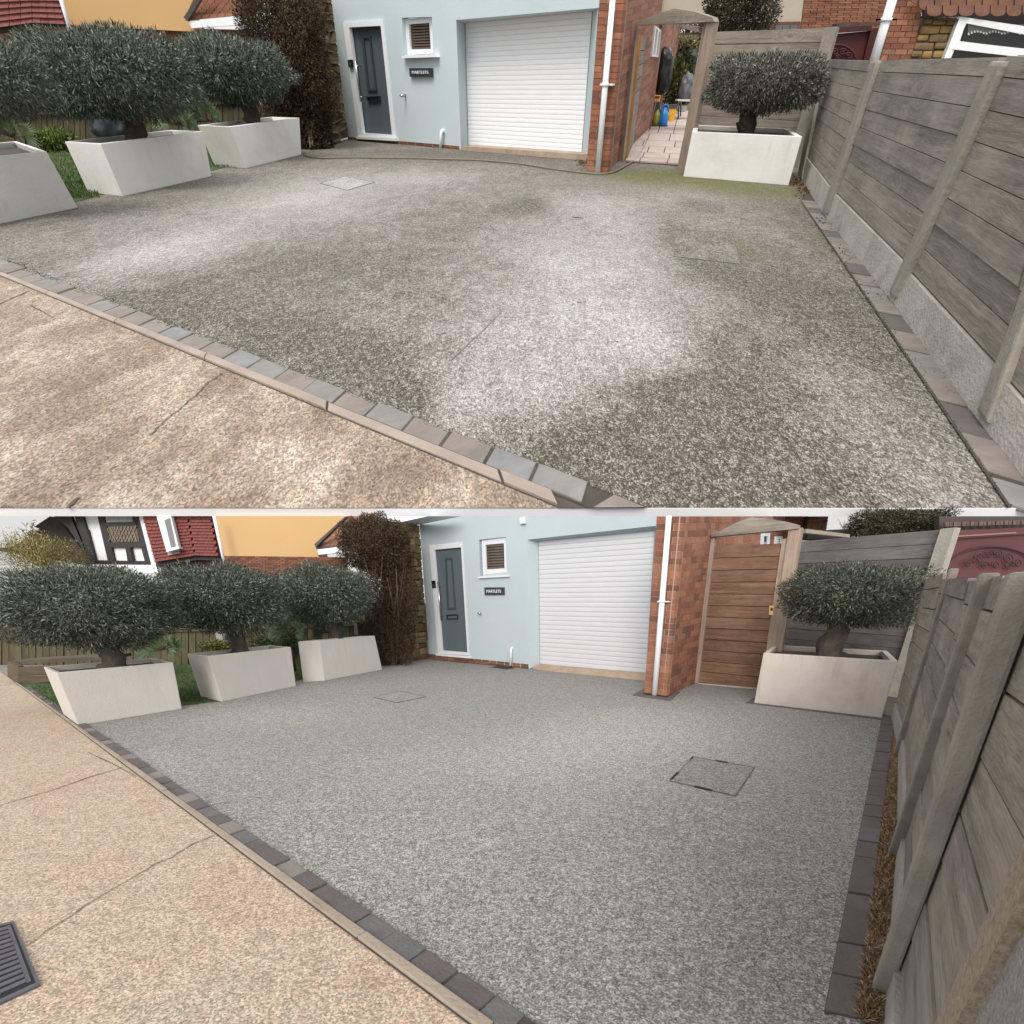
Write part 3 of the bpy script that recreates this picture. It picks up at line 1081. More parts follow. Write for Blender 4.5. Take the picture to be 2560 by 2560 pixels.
def jag(ps, n=5, amp=1.2):
    out = []
    for (x0, y0), (x1, y1) in zip(ps[:-1], ps[1:]):
        for i in range(n):
            t = i / n
            out.append((x0 + (x1 - x0) * t + rng.uniform(-amp, amp), y0 + (y1 - y0) * t + rng.uniform(-amp, amp) * .4))
    out.append(ps[-1])
    return out


crack_strip(W, 'road_joint', jag([a4(1190, 715), a4(1120, 765), a4(1050, 830), a4(960, 910), a4(880, 970), a4(800, 1050)]), 1.1, .03, crack)
crack_strip(W, 'road_joint', jag([a4(-40, 360), a4(60, 312), a4(155, 272)], amp=.4), 1.6, .03, crack)
crack_strip(W, 'road_joint', jag([a4(165, 350), a4(290, 415)], amp=.6), .8, .03, crack)
crack_strip(W, 'road_joint', jag([a4(360, 1440), a4(420, 1380)], amp=.5), 4.0, .03, crack)

# kerb of long concrete stones, then the row of blocks
bed = plain(W, 'dark_bedding', (.06, .05, .04), var=.4, scale=10, rough=1, bs=.6, fine=40)
kerb = flat_poly(W, 'kerb', [(-60, 251), (558.5, 507.8), (588.3, 507.8), (-60, 248.4)], .02, bed)
LA0 = W.G(a5(30, 925))
d0 = (LA0 - L0[0]).length
stp = (W.G(a5(990, 1310)) - LA0).length
strip_blocks(W, kerb, 'kerb_stone', L0[0], L0[1], L1[0], L1[1], d0, stp, 0, (L0[1] - L0[0]).length, -.05, zk * 1.3, stp * .008,
             plain(W, 'pinkish_kerb_concrete', (.31, .25, .205), var=.15, scale=6, rough=.9, bs=.4, fine=70, dirt=(.22, .165, .13)), jit=.004, bev=.02, jdir=W.G(a4(205, 262)) - W.G(a4(185, 275)))
border = flat_poly(W, 'block_border', [(-60, 248.4), (588.3, 507.8), (648, 507.2), (-60, 236.2)], .03, bed)
p = W.G(a5(890, 1205)); stp = (W.G(a5(1150, 1300)) - p).length


def mA(i):
    if i in (0,): return block_mat(A, 'blue')
    if i in (1, -5): return block_mat(A, 'grey')
    if i in (-8, -11): return block_mat(A, 'blue')
    return block_mat(A, ['brown', 'brown', 'grey', 'brown'][(i * 7 + 3) % 4])


strip_blocks(W, border, 'paving_block', L1[0], L1[1], L2[0], L2[1], (p - L1[0]).length, stp, 0, (L1[1] - L1[0]).length, -.05, zk * 1.1, stp * .06, mA, jit=.03, bev=.03, jdir=W.G(a5(940, 1118)) - W.G(a5(890, 1205)))

put(W, 'paving_block', [W.G(q, z_) for z_ in (zk * 1.1, -.05) for q in ((593, 507.4), (614.5, 494.5), (645, 507.2))], [(0, 1, 2), (5, 4, 3), (0, 3, 4, 1), (1, 4, 5, 2), (2, 5, 3, 0)], block_mat(A, 'brown'), border)
# border along the fence
Ra = (W.G(a3(735, 1080)), W.G(a6(1850, 1437)))
Rb = (W.G(a3(762, 1010)), W.G((1030, 491)))
rb = flat_poly(W, 'block_border', [a3(735, 1080), a6(1850, 1437), (1030, 491), a3(762, 1010)], .03, bed)
p = W.G(a6(1350, 717)); stp = (W.G(a6(1460, 857)) - p).length * 1.06
strip_blocks(W, rb, 'paving_block', Ra[0], Ra[1], Rb[0], Rb[1], (p - Ra[0]).length, stp, 0, (Ra[1] - Ra[0]).length, -.05, zk * 1.1, stp * .05,
             lambda i: block_mat(A, ['brown', 'plum', 'brown', 'grey'][(i * 5) % 4]), jit=.04, bev=.03, jdir=W.G(a6(1700, 1055)) - W.G(a6(1570, 1020)))
flat_poly(W, 'soil_strip', [a3(762, 1010), (1030, 491), (1075, 491), (1030, 440), a3(735, 930)], .02,
          plain(W, 'rusty_soil', (.12, .075, .042), var=.5, scale=10, rough=1, bs=.9, fine=40, dirt=(.10, .09, .035)))

# lawn with short blades
lawn = [a1(395, 1085), a1(555, 1042), a1(1145, 915), a1(1240, 885), a1(1180, 770), a1(300, 770), a1(-500, 800), a1(-500, 1280)]
flat_poly(W, 'lawn', lawn, .02, plain(W, 'turf', (.045, .075, .02), var=.35, scale=6, rough=1, bs=.6, fine=30))
gm = leaf_mat(W, 'grass_blade', (.035, .065, .012), (.075, .12, .025), (.13, .17, .05))


def grass(W, regions, n, hpx, seed, mat, z):
    r = np.random.default_rng(seed)
    P = []
    for (u0, u1, v0, v1), m in regions:
        for _ in range(m):
            u_, v_ = r.uniform(u0, u1), r.uniform(v0, v1)
            if W is B and u_ < 24 + (v_ - 684) * 1.36: continue
            P.append(tuple(W.G((u_, v_), z)))
    P = np.array(P)
    D = r.normal(size=(len(P), 3)) * .5; D[:, 2] = 1
    u = W.px(Vector(P[0]))
    o = leaves(W, 'grass', P, D, hpx * u, hpx * u * .28, mat, None, seed, kind='stuff')
    return setp(o, 'short green grass between the white planters of the ' + W.tag, 'grass')


grass(W, [((50, 100, 146, 199), 5200), ((195, 236, 148, 168), 1600)], 0, 2.2, 3, gm, .02)

# white divider strip added between the two places, shaped like a terrace edge
yf0 = W.G((512, 507.8)).y
te = [Vector((x, y_, z_)) for z_ in (-.004, W.Y((512, 515.7), yf0).z) for x, y_ in ((-16, yf0 - .01), (16, yf0 - .01), (16, yf0 + .4), (-16, yf0 + .4))]
put(W, 'divider_strip', te, HEX_F, plain(W, 'divider_white', (.84, .84, .84), var=.02, rough=.6, bs=0), kind='structure')

# ---- house
qA = dict(
    label='pale blue house with grey door and white roller garage, facing the stained upper driveway',
    base=[a2(150, 750), a2(1432, 862)],
    wall=[a2(150, 745), a2(757, 802), a2(731, 107), a2(1495, 42), a2(1503, -60), a2(55, -60)], notch=(1, 2),
    garage=[a2(757, 802), a2(1436, 858), a2(1495, 42), a2(731, 107)],
    gdoor=[a2(795, 780), a2(1406, 826), a2(1464, 60), a2(778, 124)],
    win=[a2(455, 295), a2(610, 292), a2(600, 90), a2(438, 95)],
    wframe=[a2(462, 296), a2(609, 287), a2(600, 92), a2(449, 101)],
    glass=[a2(484, 265), a2(594, 262), a2(586, 122), a2(475, 130)],
    wsill=[a2(440, 313), a2(625, 306), a2(622, 291), a2(437, 299)],
    leaf=[a2(228, 714), a2(386, 724), a2(325, 138), a2(155, 147)],
    dframe=[a2(205, 735), a2(402, 740), a2(335, 108), a2(122, 122)],
    dsill=[a2(195, 745), a2(406, 757), a2(404, 740), a2(190, 733)],
    panel=[a2(252, 488), a2(303, 486), a2(268, 191), a2(220, 194)],
    panel_in=[a2(262, 476), a2(293, 474), a2(262, 204), a2(233, 206)],
    lbox=[a2(252, 543), a2(320, 540), a2(317, 515), a2(247, 518)],
    lbox_in=[a2(257, 537), a2(314, 535), a2(312, 521), a2(253, 523)],
    handle=[a2(190, 325), a2(218, 545)],
    bell=[a2(153, 362), a2(173, 360), a2(168, 320), a2(148, 321)],
    thresh=[a2(760, 806), a2(1418, 862), a2(1412, 828), a2(763, 784)],
    plinth=[a2(150, 752), a2(752, 803), a2(748, 783), a2(150, 733)],
    tap=a2(460, 513), pipe=[a2(650, 712), a2(646, 797)],
    pier=[g1(22, 1795), g1(243, 1808), g1(422, -40), g1(166, -40)],
    flank=[g1(243, 1808), (668, 110), (688, -20), g1(422, -40)],
    rows=28, halves=34, merge=.36)
root, HAw, FA, SA = house(W, qA)
drainpipe(W, 'white drainpipe on the brick corner of the stained upper driveway house', FA, g1(304, -40), g1(142, 1820), 5.4, g1(232, 888), .05 * S.y)


def sign(W, H, box, tbox, label):
    o = H.box('house_sign', box, .004 * W.S.y, .02 * W.S.y, plain(W, 'charcoal_slate', (.035, .036, .042), var=.1, rough=.5, bs=.1))
    setp(o, label, 'sign')
    text_mesh(W, 'lettering', 'MARTLETS', H, tbox, .0235 * W.S.y, plain(W, 'pale_lettering', (.75, .75, .75), rough=.5, bs=0), o)


sign(W, HAw, [a2(481, 412), a2(601, 411), a2(598, 365), a2(478, 366)], [a2(494, 396), a2(582, 396), a2(580, 380), a2(493, 380)],
     'charcoal name plate reading MARTLETS beneath the window, upper driveway house')


# ---- rubble wall left of the door
def rubble(W, wall, px4, nx, nz, label, d, seed, tones, thick=.12):
    root = thing(W, 'stone_wall', label, 'wall', wall.P(px4[0]))
    c = [wall.P(q) for q in px4]
    wall.quad(c, -d * 2, -d * .8, 'mortar', plain(W, 'dark_mortar', (.11, .085, .055), var=.3, scale=9, rough=1, bs=.6), root)
    r = random.Random(seed)
    P = {}
    for j in range(nz + 1):
        for i in range(nx + 1):
            ja = r.uniform(-.33, .33) / nx * (0 < i < nx); jb = r.uniform(-.33, .33) / nz * (0 < j < nz)
            P[i, j] = (i / nx + ja, j / nz + jb)
    ms = [plain(W, 'rubble_stone_%d' % k, t, var=.35, scale=10, rough=.95, bs=.7, fine=30, dirt=tuple(x * .6 for x in t)) for k, t in enumerate(tones)]
    used = set()
    for j in range(nz):
        for i in range(nx):
            if (i, j) in used: continue
            i1, j1 = i + 1, j + 1
            if r.random() < .28 and i + 2 <= nx and (i + 1, j) not in used:
                i1 = i + 2; used.add((i + 1, j))
            ab = [P[i, j], P[i1, j], P[i1, j1], P[i, j1]]
            cx = sum(a for a, b in ab) / 4; cz = sum(b for a, b in ab) / 4
            q = [lerp2(c, cx + (a - cx) * .90, cz + (b - cz) * .90) for a, b in ab]
            o = wall.quad(q, -d, d * r.uniform(.0, .5), 'stone', ms[r.randrange(len(ms))], root)
            bevel(o, (q[1] - q[0]).length * .10, 2)
    return root


SWA = Wall(W, a2(10, 790), a2(150, 748))
rubble(W, SWA, [a2(-45, 790), a2(150, 738), a2(58, -60), a2(-135, -60)], 5, 15, 'brown rubble stone wall beside the grey front door, upper driveway',
       .02 * S.x, 4, [(.20, .15, .08), (.25, .19, .11), (.15, .11, .06), (.29, .22, .13)])

# ---- planters and olive trees
PLA = [
    ('white planter cut by the left edge of the stained upper driveway', a1(-260, 1262), a1(398, 1115), a1(-330, 870), a1(277, 812), a1(-420, 800), 26, 4.5),
    ('large white planter at the middle of the left row, stained upper driveway', a1(652, 1055), a1(1143, 946), a1(558, 772), a1(1075, 705), a1(365, 760), 0, 4.5),
    ('small white planter nearest the front door, stained upper driveway', a1(1308, 905), a1(1625, 830), a1(1255, 680), a1(1588, 632), a1(1082, 672), 0, 3.5),
    ('dirty white planter against the back fence beside the open gate', a3(103, 948), a3(667, 996), a3(152, 706), a3(742, 733), a3(163, 670), 0, 5),
]
zz = []
for lb, BLp, BRp, TLp, TRp, KTp, _, rim in PLA:
    zz.append(planter(W, lb, BLp, BRp, TLp, TRp, KTp, rim, soil=.9, stain=None))
olive(W, 'olive crown cut by the left edge of the stained upper driveway', (-12, 80), (62, 44), a1(-60, 830), zz[0][1], 16, 24000, (4.0, .95), 11, ex=2.5)
olive(W, 'widest olive tree, in the middle left planter of the stained upper driveway', (106, 76), (93, 50), a1(735, 735), zz[1][1], 17, 60000, (4.0, .95), 12, ex=2.6)
olive(W, 'rounded olive tree in the planter nearest the door, upper driveway', (231, 71), (62, 37), a1(1352, 650), zz[2][1], 13, 40000, (3.6, .85), 13, ex=2.5)
olive(W, 'flat-topped grey olive on a thick trunk beside the open gate', (765, 84), (58, 31), a3(425, 700), zz[3][1], 16, 30000, (3.3, .85), 14, ex=3.2,
      tone=((.025, .024, .018), (.085, .086, .066), (.28, .28, .235)))


# ---- clipped brown bush
def brown_bush(W, label, head, hr, low, lr, base, n, seed, lp, y=None):
    tb = W.G(base)
    root = thing(W, 'brown_bush', label, 'bush', tb)
    y = tb.y
    u = W.px(tb)
    c = W.Y(head, y); c2 = W.Y(low, y)
    rx, rz = hr[0] * u, hr[1] * u
    r = np.random.default_rng(seed)
    m = leaf_mat(W, 'dry_brown_leaf', (.022, .014, .007), (.060, .038, .017), (.12, .08, .035), rough=.8)
    P, D = crown_points(c, (rx * .95, rx * .8, rz * .95), n, seed, ex=2.6, shell=.3, lump=.15)
    P2, D2 = crown_points(c2, (lr[0] * u, lr[0] * u * .8, lr[1] * u), int(n * .9), seed + 1, ex=3, shell=.35, lump=.12)
    leaves(W, 'crown', np.vstack([P, P2]), np.vstack([D, D2]), lp * u, lp * .42 * u, m, root, seed)
    bark = plain(W, 'twig_bark', (.12, .085, .065), var=.4, scale=12, rough=.95, bs=0)
    for i in range(26):
        a = r.uniform(0, 6.28)
        f = tb + Vector((math.cos(a) * lr[0] * u * .35, math.sin(a) * lr[0] * u * .25, 0))
        t = c2 + Vector((r.uniform(-1, 1) * lr[0] * u * .8, r.uniform(-1, .2) * lr[0] * u * .8, lr[1] * u * r.uniform(.1, .9)))
        mid = f.lerp(t, .5) + Vector((r.normal() * 3 * u, r.normal() * 2 * u, 0))
        tube(W, 'stem', [f, mid, t], [.8 * u, .5 * u, .25 * u], bark, root, n=5)
    return root


brown_bush(W, 'tall brown clipped bush between the olive and the front door, upper driveway', (286, 48), (41, 46), (303, 112), (25, 42), a1(1685, 795), 48000, 21, 2.3)

# ---- gate frame, gate leaf and the passage behind it
GW = Wall(W, g1(365, 1690), g1(975, 1770))
wp = wood_mat(W, 'post', S.z, S.x * .7)
gate = thing(W, 'gate_arch', 'weathered timber gate arch standing open at the side passage, upper driveway', 'gate', GW.P(g1(380, 1690)))
vfr = Matrix((UP, GW.n, UP.cross(GW.n))).transposed()
GW.box('post', [g1(365, 1692), g1(405, 1695), g1(562, 240), g1(535, 240)], -.015 * S.y, .004 * S.y, wp, gate, frame=vfr)
GW.box('post', [g1(970, 1800), g1(1062, 1806), g1(1372, 226), g1(1292, 226)], -.015 * S.y, .02 * S.y, wp, gate, frame=vfr)
GW.box('post', [g1(985, 1795), g1(1010, 1800), g1(1296, 234), g1(1255, 234)], -.02 * S.y, .006 * S.y, wp, gate, frame=vfr)
GW.poly('arch_board', [g1(538, 266), g1(1362, 226), g1(1345, 182), g1(1160, 122), g1(950, 88), g1(760, 150), g1(538, 238)], -.01 * S.y, .03 * S.y, wood_mat(W, 'grey', S.x, S.z), gate)
# the leaf swung inwards, seen almost edge-on
lf = thing_part(W, 'gate_leaf', W.G(g1(430, 1690)), gate)
LWl = Wall(W, g1(455, 1678), g1(552, 1440))
cl = [LWl.P(q) for q in (g1(455, 1678), g1(552, 1440), g1(685, 400), g1(612, 372))]
nb = 9
for i in range(nb):
    LWl.quad(cell(cl, 0, 1, (i + .03) / nb, (i + .97) / nb), -.05 * S.x, 0, 'board', wood_mat(W, 'grey', S.y, S.z), lf)
GW2 = Wall(W, g1(410, 1682), g1(458, 1682))
GW2.box('leaf_edge', [g1(412, 1682), g1(456, 1680), g1(612, 370), g1(560, 362)], -.02 * S.y, .0, wood_mat(W, 'orange', S.z, S.x), lf, frame=vfr)
# paved passage
flat_poly(W, 'passage_paving', [g1(430, 1700), g1(1100, 1745), g1(1200, 1170), g1(640, 1150)], .03, bed)
pv = bpy.data.objects['passage_paving']
sm = plain(W, 'pale_sandstone', (.46, .38, .33), var=.14, scale=4, rough=.85, bs=.3, fine=50, dirt=(.33, .26, .21))
pc = [W.G(q) for q in (g1(430, 1702), g1(1060, 1742), g1(1150, 1170), g1(652, 1165))]
br_ = [0, .028, .075, .14, .21, .32, .48, .70, 1.0]
rr = random.Random(3)
for j in range(8):
    cuts = [0, rr.uniform(.2, .4), rr.uniform(.6, .8), 1]
    for a0, a1_ in zip(cuts[:-1], cuts[1:]):
        q = cell(pc, a0 + .008, a1_ - .008, br_[j] + (br_[j + 1] - br_[j]) * .02, br_[j + 1] - (br_[j + 1] - br_[j]) * .02)
        hexa(W, 'paving_slab', [p + UP * .12 for p in q], [p - UP * .02 for p in q], sm, pv)
yb = W.G(g1(760, 1340)).y
up_ = W.px(W.G(g1(760, 1340)))


def Yp(q, y=None): return W.Y(q, yb if y is None else y)


def yprism(W, name, pxs, y, th, mat, parent=None, **k):
    return prism(W, name, [W.Y(q, y) for q in pxs], Vector((0, th, 0)), mat, parent, **k)


# hose reel box
yel = plain(W, 'yellow_plastic', (.72, .36, .02), var=.06, rough=.4, bs=0)
gry = plain(W, 'grey_plastic', (.20, .20, .195), var=.06, rough=.5, bs=0)
dgr = plain(W, 'dark_grey_plastic', (.055, .055, .055), var=.06, rough=.5, bs=0)
blu = plain(W, 'blue_plastic', (.02, .22, .58), var=.06, rough=.35, bs=0)
blk = plain(W, 'black_plastic', (.012, .012, .013), rough=.35, bs=0)
hb = thing(W, 'hose_reel', 'grey and yellow upright hose reel box by the brick wall in the passage', 'hose reel', Yp(g1(750, 1300)))
o = yprism(W, 'casing', [g1(680, 1240), g1(790, 1250), g1(812, 985), g1(800, 962), g1(715, 958), g1(690, 980)], yb, 14 * up_, dgr, hb); bevel(o, 1.2 * up_, 2)
o = yprism(W, 'back_shell', [g1(780, 1180), g1(812, 1165), g1(832, 975), g1(815, 955), g1(720, 950), g1(700, 970), g1(700, 1000), g1(795, 1000)], yb + 3 * up_, 13 * up_, gry, hb); bevel(o, 1.0 * up_, 2)
o = yprism(W, 'hood', [g1(678, 1065), g1(795, 1075), g1(810, 1000), g1(690, 992)], yb - 3 * up_, 3 * up_, yel, hb); bevel(o, .6 * up_, 2)
yprism(W, 'handle_slot', [g1(697, 1030), g1(790, 1034), g1(795, 1010), g1(700, 1006)], yb - 3.2 * up_, .5 * up_, plain(W, 'dark_slot', (.10, .025, .01), bs=0), hb)
# tray, cans, bucket
o = setp(yprism(W, 'tray', [g1(650, 1360), g1(868, 1368), g1(882, 1320), g1(655, 1318)], yb - 2 * up_, 16 * up_, blk), 'black plastic tray under the watering cans in the passage', 'tray')


def can(W, c, r, h, mat, label, y, spout=True, cap=None):
    b = W.Y(c, y)
    u = W.px(b)
    root = thing(W, 'watering_can', label, 'watering can', b)
    prof = [(0, .95), (.25, 1), (.55, .98), (.75, .8), (.9, .45), (1.0, .38)]
    vs, fs = [], []
    n = 12
    for z, k in prof:
        for i in range(n):
            a = i * 2 * math.pi / n
            vs.append(b + Vector((math.cos(a) * r * k * u, math.sin(a) * r * k * u, z * h * u)))
    for j in range(len(prof) - 1):
        for i in range(n):
            fs.append((j * n + i, j * n + (i + 1) % n, (j + 1) * n + (i + 1) % n, (j + 1) * n + i))
    fs += [tuple(range(n)), tuple(range((len(prof) - 1) * n, len(prof) * n))]
    put(W, 'body', vs, fs, mat, root, smooth=True)
    hp = [b + Vector((math.cos(t) * r * .85 * u, 0, (h * .75 + math.sin(t) * h * .4) * u)) for t in [x * math.pi / 8 for x in range(9)]]
    tube(W, 'handle', hp, .55 * u, mat, root, n=6)
    if spout:
        tube(W, 'spout', [b + Vector((r * .7 * u, 0, h * .2 * u)), b + Vector((r * 1.9 * u, 0, h * .85 * u))], [.9 * u, .5 * u], cap or mat, root, n=8)
    return root


can(W, g1(825, 1318), 4.6, 11, blu, 'blue watering can with yellow spout in the passage', yb - 1 * up_, True, yel)
can(W, g1(752, 1312), 3.8, 9.5, plain(W, 'olive_yellow_plastic', (.30, .26, .03), var=.1, rough=.4, bs=0), 'olive yellow can beside the blue watering can', yb + 1 * up_, False)
y2 = W.G(g1(915, 1285)).y
bk = thing(W, 'bucket', 'yellow bin with dark rim further along the passage', 'bin', W.Y(g1(915, 1280), y2))
o = yprism(W, 'body', [g1(880, 1275), g1(945, 1285), g1(972, 1135), g1(890, 1135)], y2, 9 * up_, yel, bk); bevel(o, .6 * up_, 2)
o = yprism(W, 'rim', [g1(885, 1138), g1(976, 1138), g1(980, 1095), g1(890, 1100)], y2 - .5 * up_, 10 * up_, dgr, bk)
# table with black legs
y3 = W.G(g1(990, 1265)).y
tb = thing(W, 'garden_table', 'small table with pale top and black legs behind the yellow bin', 'table', W.Y(g1(1000, 1265), y3))
yprism(W, 'tabletop', [g1(985, 1062), g1(1140, 1066), g1(1140, 1046), g1(990, 1044)], y3, 16 * up_, plain(W, 'pale_top', (.6, .6, .56), bs=0), tb)
for x0, x1, yy in ((995, 988, 1270), (1020, 1012, 1220), (1120, 1110, 1260)):
    tube(W, 'leg', [W.Y(g1(x1, yy), y3), W.Y(g1(x0, 1062), y3)], .8 * up_, blk, tb, n=6)
o = setp(yprism(W, 'plant_pot', [g1(985, 1170), g1(1070, 1180), g1(1085, 1100), g1(975, 1105)], y3 + 10 * up_, 12 * up_, plain(W, 'white_glaze', (.75, .75, .73), bs=0)), 'white pot under the garden table in the passage', 'pot')
bevel(o, 2 * up_, 2)


# black bag on the wall and grey bag
def bag(W, label, c, r, y, mat, seed, stretch=1.0, name='plastic_bag', cat='bag', sq=None):
    cc = W.Y(c, y); u = W.px(cc)
    bm = bmesh.new()
    bmesh.ops.create_icosphere(bm, subdivisions=4, radius=1)
    for v in bm.verts:
        p = v.co.copy()
        k = 1 + .16 * noise.noise(p * 2.2 + Vector((seed, 0, 0))) + .10 * abs(noise.noise(p * 6 + Vector((0, seed, 0)))) + .06 * noise.noise(p * 14)
        if sq: p = Vector([math.copysign(abs(x) ** sq, x) for x in p])
        v.co = Vector((p.x * r[0] * u * k, p.y * r[0] * u * k * stretch, p.z * r[1] * u * k))
    vs = [v.co + cc for v in bm.verts]; fs = [tuple(v.index for v in f.verts) for f in bm.faces]
    bm.free()
    o = put(W, name, vs, fs, mat, smooth=True)
    return setp(o, label, cat)


bin_bag = plain(W, 'black_bin_bag', (.010, .010, .012), var=.3, rough=.25, bs=0)
bag(W, 'black bin bag hung on the brick wall above the hose reel', g1(828, 760), (8.6, 14), yb + 4 * up_, bin_bag, 3, sq=.8)
bag(W, 'grey plastic bag among the plants behind the garden table', g1(1075, 945), (7, 10), y3 + 20 * up_, plain(W, 'grey_sheet', (.09, .095, .105), var=.3, rough=.35, bs=0), 6)
tube(W, 'hose_pole', [Yp(g1(735, 950)), Yp(g1(810, 800))], .6 * up_, plain(W, 'pale_hose', (.36, .33, .26), bs=0))
setp(bpy.data.objects['hose_pole'], 'pale hose lance rising from the hose reel to the black bag', 'hose lance')
# wall window in the flank, seen obliquely
wt = plain(W, 'white_plastic', (.82, .83, .84), var=.02, scale=2, rough=.35, bs=0)
SA2 = Wall(W, SA.o + SA.n * .0, SA.o + SA.e * SA.L)
wq = [g1(715, 595), g1(785, 600), g1(815, 320), g1(752, 270)]
wnd = setp(thing(W, 'side_window', 'white framed narrow window in the brick flank above the passage', 'window', SA.P(wq[0])), None)
inner = [g1(726, 575), g1(774, 580), g1(803, 338), g1(758, 300)]
fo = []
frame_ring(SA, 'frame', wq, inner, -.02 * S.x, .03 * S.x, wt, wnd)
SA.box('pane', inner, -.01 * S.x, .012 * S.x, plain(W, 'pale_pane', (.24, .18, .16), var=.2, rough=.2, bs=0), wnd)
SA.box('glazing_bar', [g1(747, 588), g1(757, 590), g1(790, 325), g1(780, 318)], .0, .032 * S.x, wt, wnd)
# pergola, dark shed roof and planting at the end of the passage
yf = yb * 1.5
uf = up_ * 1.5
perg = thing(W, 'pergola', 'grey timber pergola beams over the far end of the passage', 'pergola', W.Y(g1(940, 700), yf))
wg = wood_mat(W, 'grey', S.x, S.z)
for i, (p0, p1, t) in enumerate([(g1(945, 275), g1(1250, 350), 24), (g1(930, 375), g1(1250, 360), 16), (g1(960, 262), g1(1260, 300), 10), (g1(930, 415), g1(1200, 415), 14)]):
    q = [p0, p1, (p1[0], p1[1] - t * .095 * 1.6), (p0[0], p0[1] - t * .095 * 1.6)]
    yprism(W, 'beam', q, yf + i * 3 * uf, 3 * uf, wg, perg)
yprism(W, 'post', [g1(895, 620), g1(935, 620), g1(965, 240), g1(925, 240)], yf - 1 * uf, 3 * uf, plain(W, 'dark_stained_post', (.02, .018, .018), bs=0), perg)
tube(W, 'downpipe', [W.Y(g1(895, 610), yf - 3 * uf), W.Y(g1(935, 320), yf - 3 * uf)], .9 * uf, plain(W, 'grey_pipe', (.3, .3, .3), bs=0), perg, n=6)
shed = thing(W, 'shed', 'small shed with slate grey roof at the end of the passage', 'shed', W.Y(g1(1050, 700), yf * 1.15))
o = yprism(W, 'roof', [g1(940, 595), g1(1185, 592), g1(1185, 515), g1(960, 518)], yf * 1.15, 8 * uf, plain(W, 'slate_roof', (.085, .095, .105), var=.15, rough=.7), shed)
yprism(W, 'wall', [g1(950, 800), g1(1185, 800), g1(1185, 590), g1(950, 592)], yf * 1.16, 8 * uf, plain(W, 'dark_shed_wall', (.06, .05, .045)), shed)


def shrub(W, label, c, r, y, n, lp, mat, seed, name='shrub', cat='shrub', ex=2.2, depth=.6, group=None, ar=.35, shell=.5, up=.4):
    cc = W.Y(c, y); u = W.px(cc)
    P, D = crown_points(cc, (r[0] * u, r[0] * u * depth, r[1] * u), n, seed, ex=ex, shell=shell, lump=.16, up=up)
    P = P[P[:, 2] > 0.01]; D = D[:len(P)]
    root = thing(W, name, label, cat, Vector((cc.x, cc.y, max(0, cc.z - r[1] * u))), group)
    leaves(W, 'foliage', P, D, lp * u, lp * ar * u, mat, root, seed)
    bark = plain(W, 'twig_bark', (.12, .085, .065), var=.4, scale=12, rough=.95, bs=0)
    f = Vector((cc.x, cc.y, max(0, cc.z - r[1] * u)))
    tube(W, 'trunk', [f, f.lerp(cc, .5), cc], [1.6 * u, 1.2 * u, .6 * u], bark, root, n=7)
    return root


grn = leaf_mat(W, 'garden_leaf', (.02, .03, .008), (.07, .085, .025), (.16, .17, .05))
ylw = leaf_mat(W, 'yellowish_leaf', (.10, .085, .02), (.24, .20, .06), (.36, .32, .13))
drk = leaf_mat(W, 'dark_conifer_needle', (.008, .010, .004), (.035, .034, .014), (.085, .075, .03))
shrub(W, 'tall dark hedge closing the far end of the passage', (708, 58), (46, 38), 330, 9000, 4.0, drk, 30, 'hedge', 'hedge', ex=5, depth=.12)
shrub(W, 'dark leafy shrub behind the hose reel in the passage', g1(1010, 720), (12, 13), yf * 1.05, 3200, 3.2, drk, 31)
shrub(W, 'yellow green shrub beside the black bin bag in the passage', g1(960, 900), (10, 16), yb * 1.25, 3600, 3.2, grn, 32)
shrub(W, 'pale yellow hedge above the shed roof in the passage', g1(1080, 470), (14, 5), yf * 1.3, 1800, 3.0, ylw, 33)

# ---- back fence with its tall concrete post
FB = Wall(W, (676, 161), (796, 166.5))
fence_b = thing(W, 'fence', 'grey horizontal board fence behind the right olive, next to the open gate', 'fence', FB.P((720, 174)))
conc = plain(W, 'fence_post_concrete', (.25, .225, .185), var=.2, scale=7, rough=.92, bs=.5, fine=60, dirt=(.20, .18, .14))
cb = [FB.P(q) for q in (a3(115, 900), a3(700, 962), a3(868, 148), a3(262, 170))]
boards(FB, fence_b, cb, 12, -.03 * S.y, .0, wood_mat(W, 'grey', S.x, S.z))
FB.box('post', [a3(640, 960), a3(700, 966), a3(930, 142), a3(864, 146)], -.02 * S.y, .09 * S.y, conc, fence_b, frame=Matrix((UP, FB.n, UP.cross(FB.n))).transposed())

# ---- long fence on the right
fr_root = thing(W, 'fence', 'long grey board fence with concrete posts along the right of the stained upper driveway', 'fence', W.G((860, 255)))
b_pts = [a3(738, 950), a3(862, 1148), a6(1222, 318), a6(1712, 985)]
b_pts.append((1075, 540))
t_pts = [fr(35, 262), fr(490, 272), fr(1690, 262), (1120, 50)]
gravel_b = plain(W, 'gravel_board_concrete', (.40, .37, .325), var=.16, scale=5, rough=.95, bs=.6, fine=60, dirt=(.16, .13, .095))
panels = [
    # BL, BR, TR, TL, and the line between gravel board and boards (left, right)
    (b_pts[0], b_pts[1], fr(458, 277), fr(38, 264), .19),
    (b_pts[1], b_pts[2], fr(1690, 240), fr(525, 268), .185),
    (b_pts[2], b_pts[3], (1080, 58.5), fr(1775, 225), .17),
    (b_pts[3], b_pts[4], (1200, 120), (1079, 62), .17)]
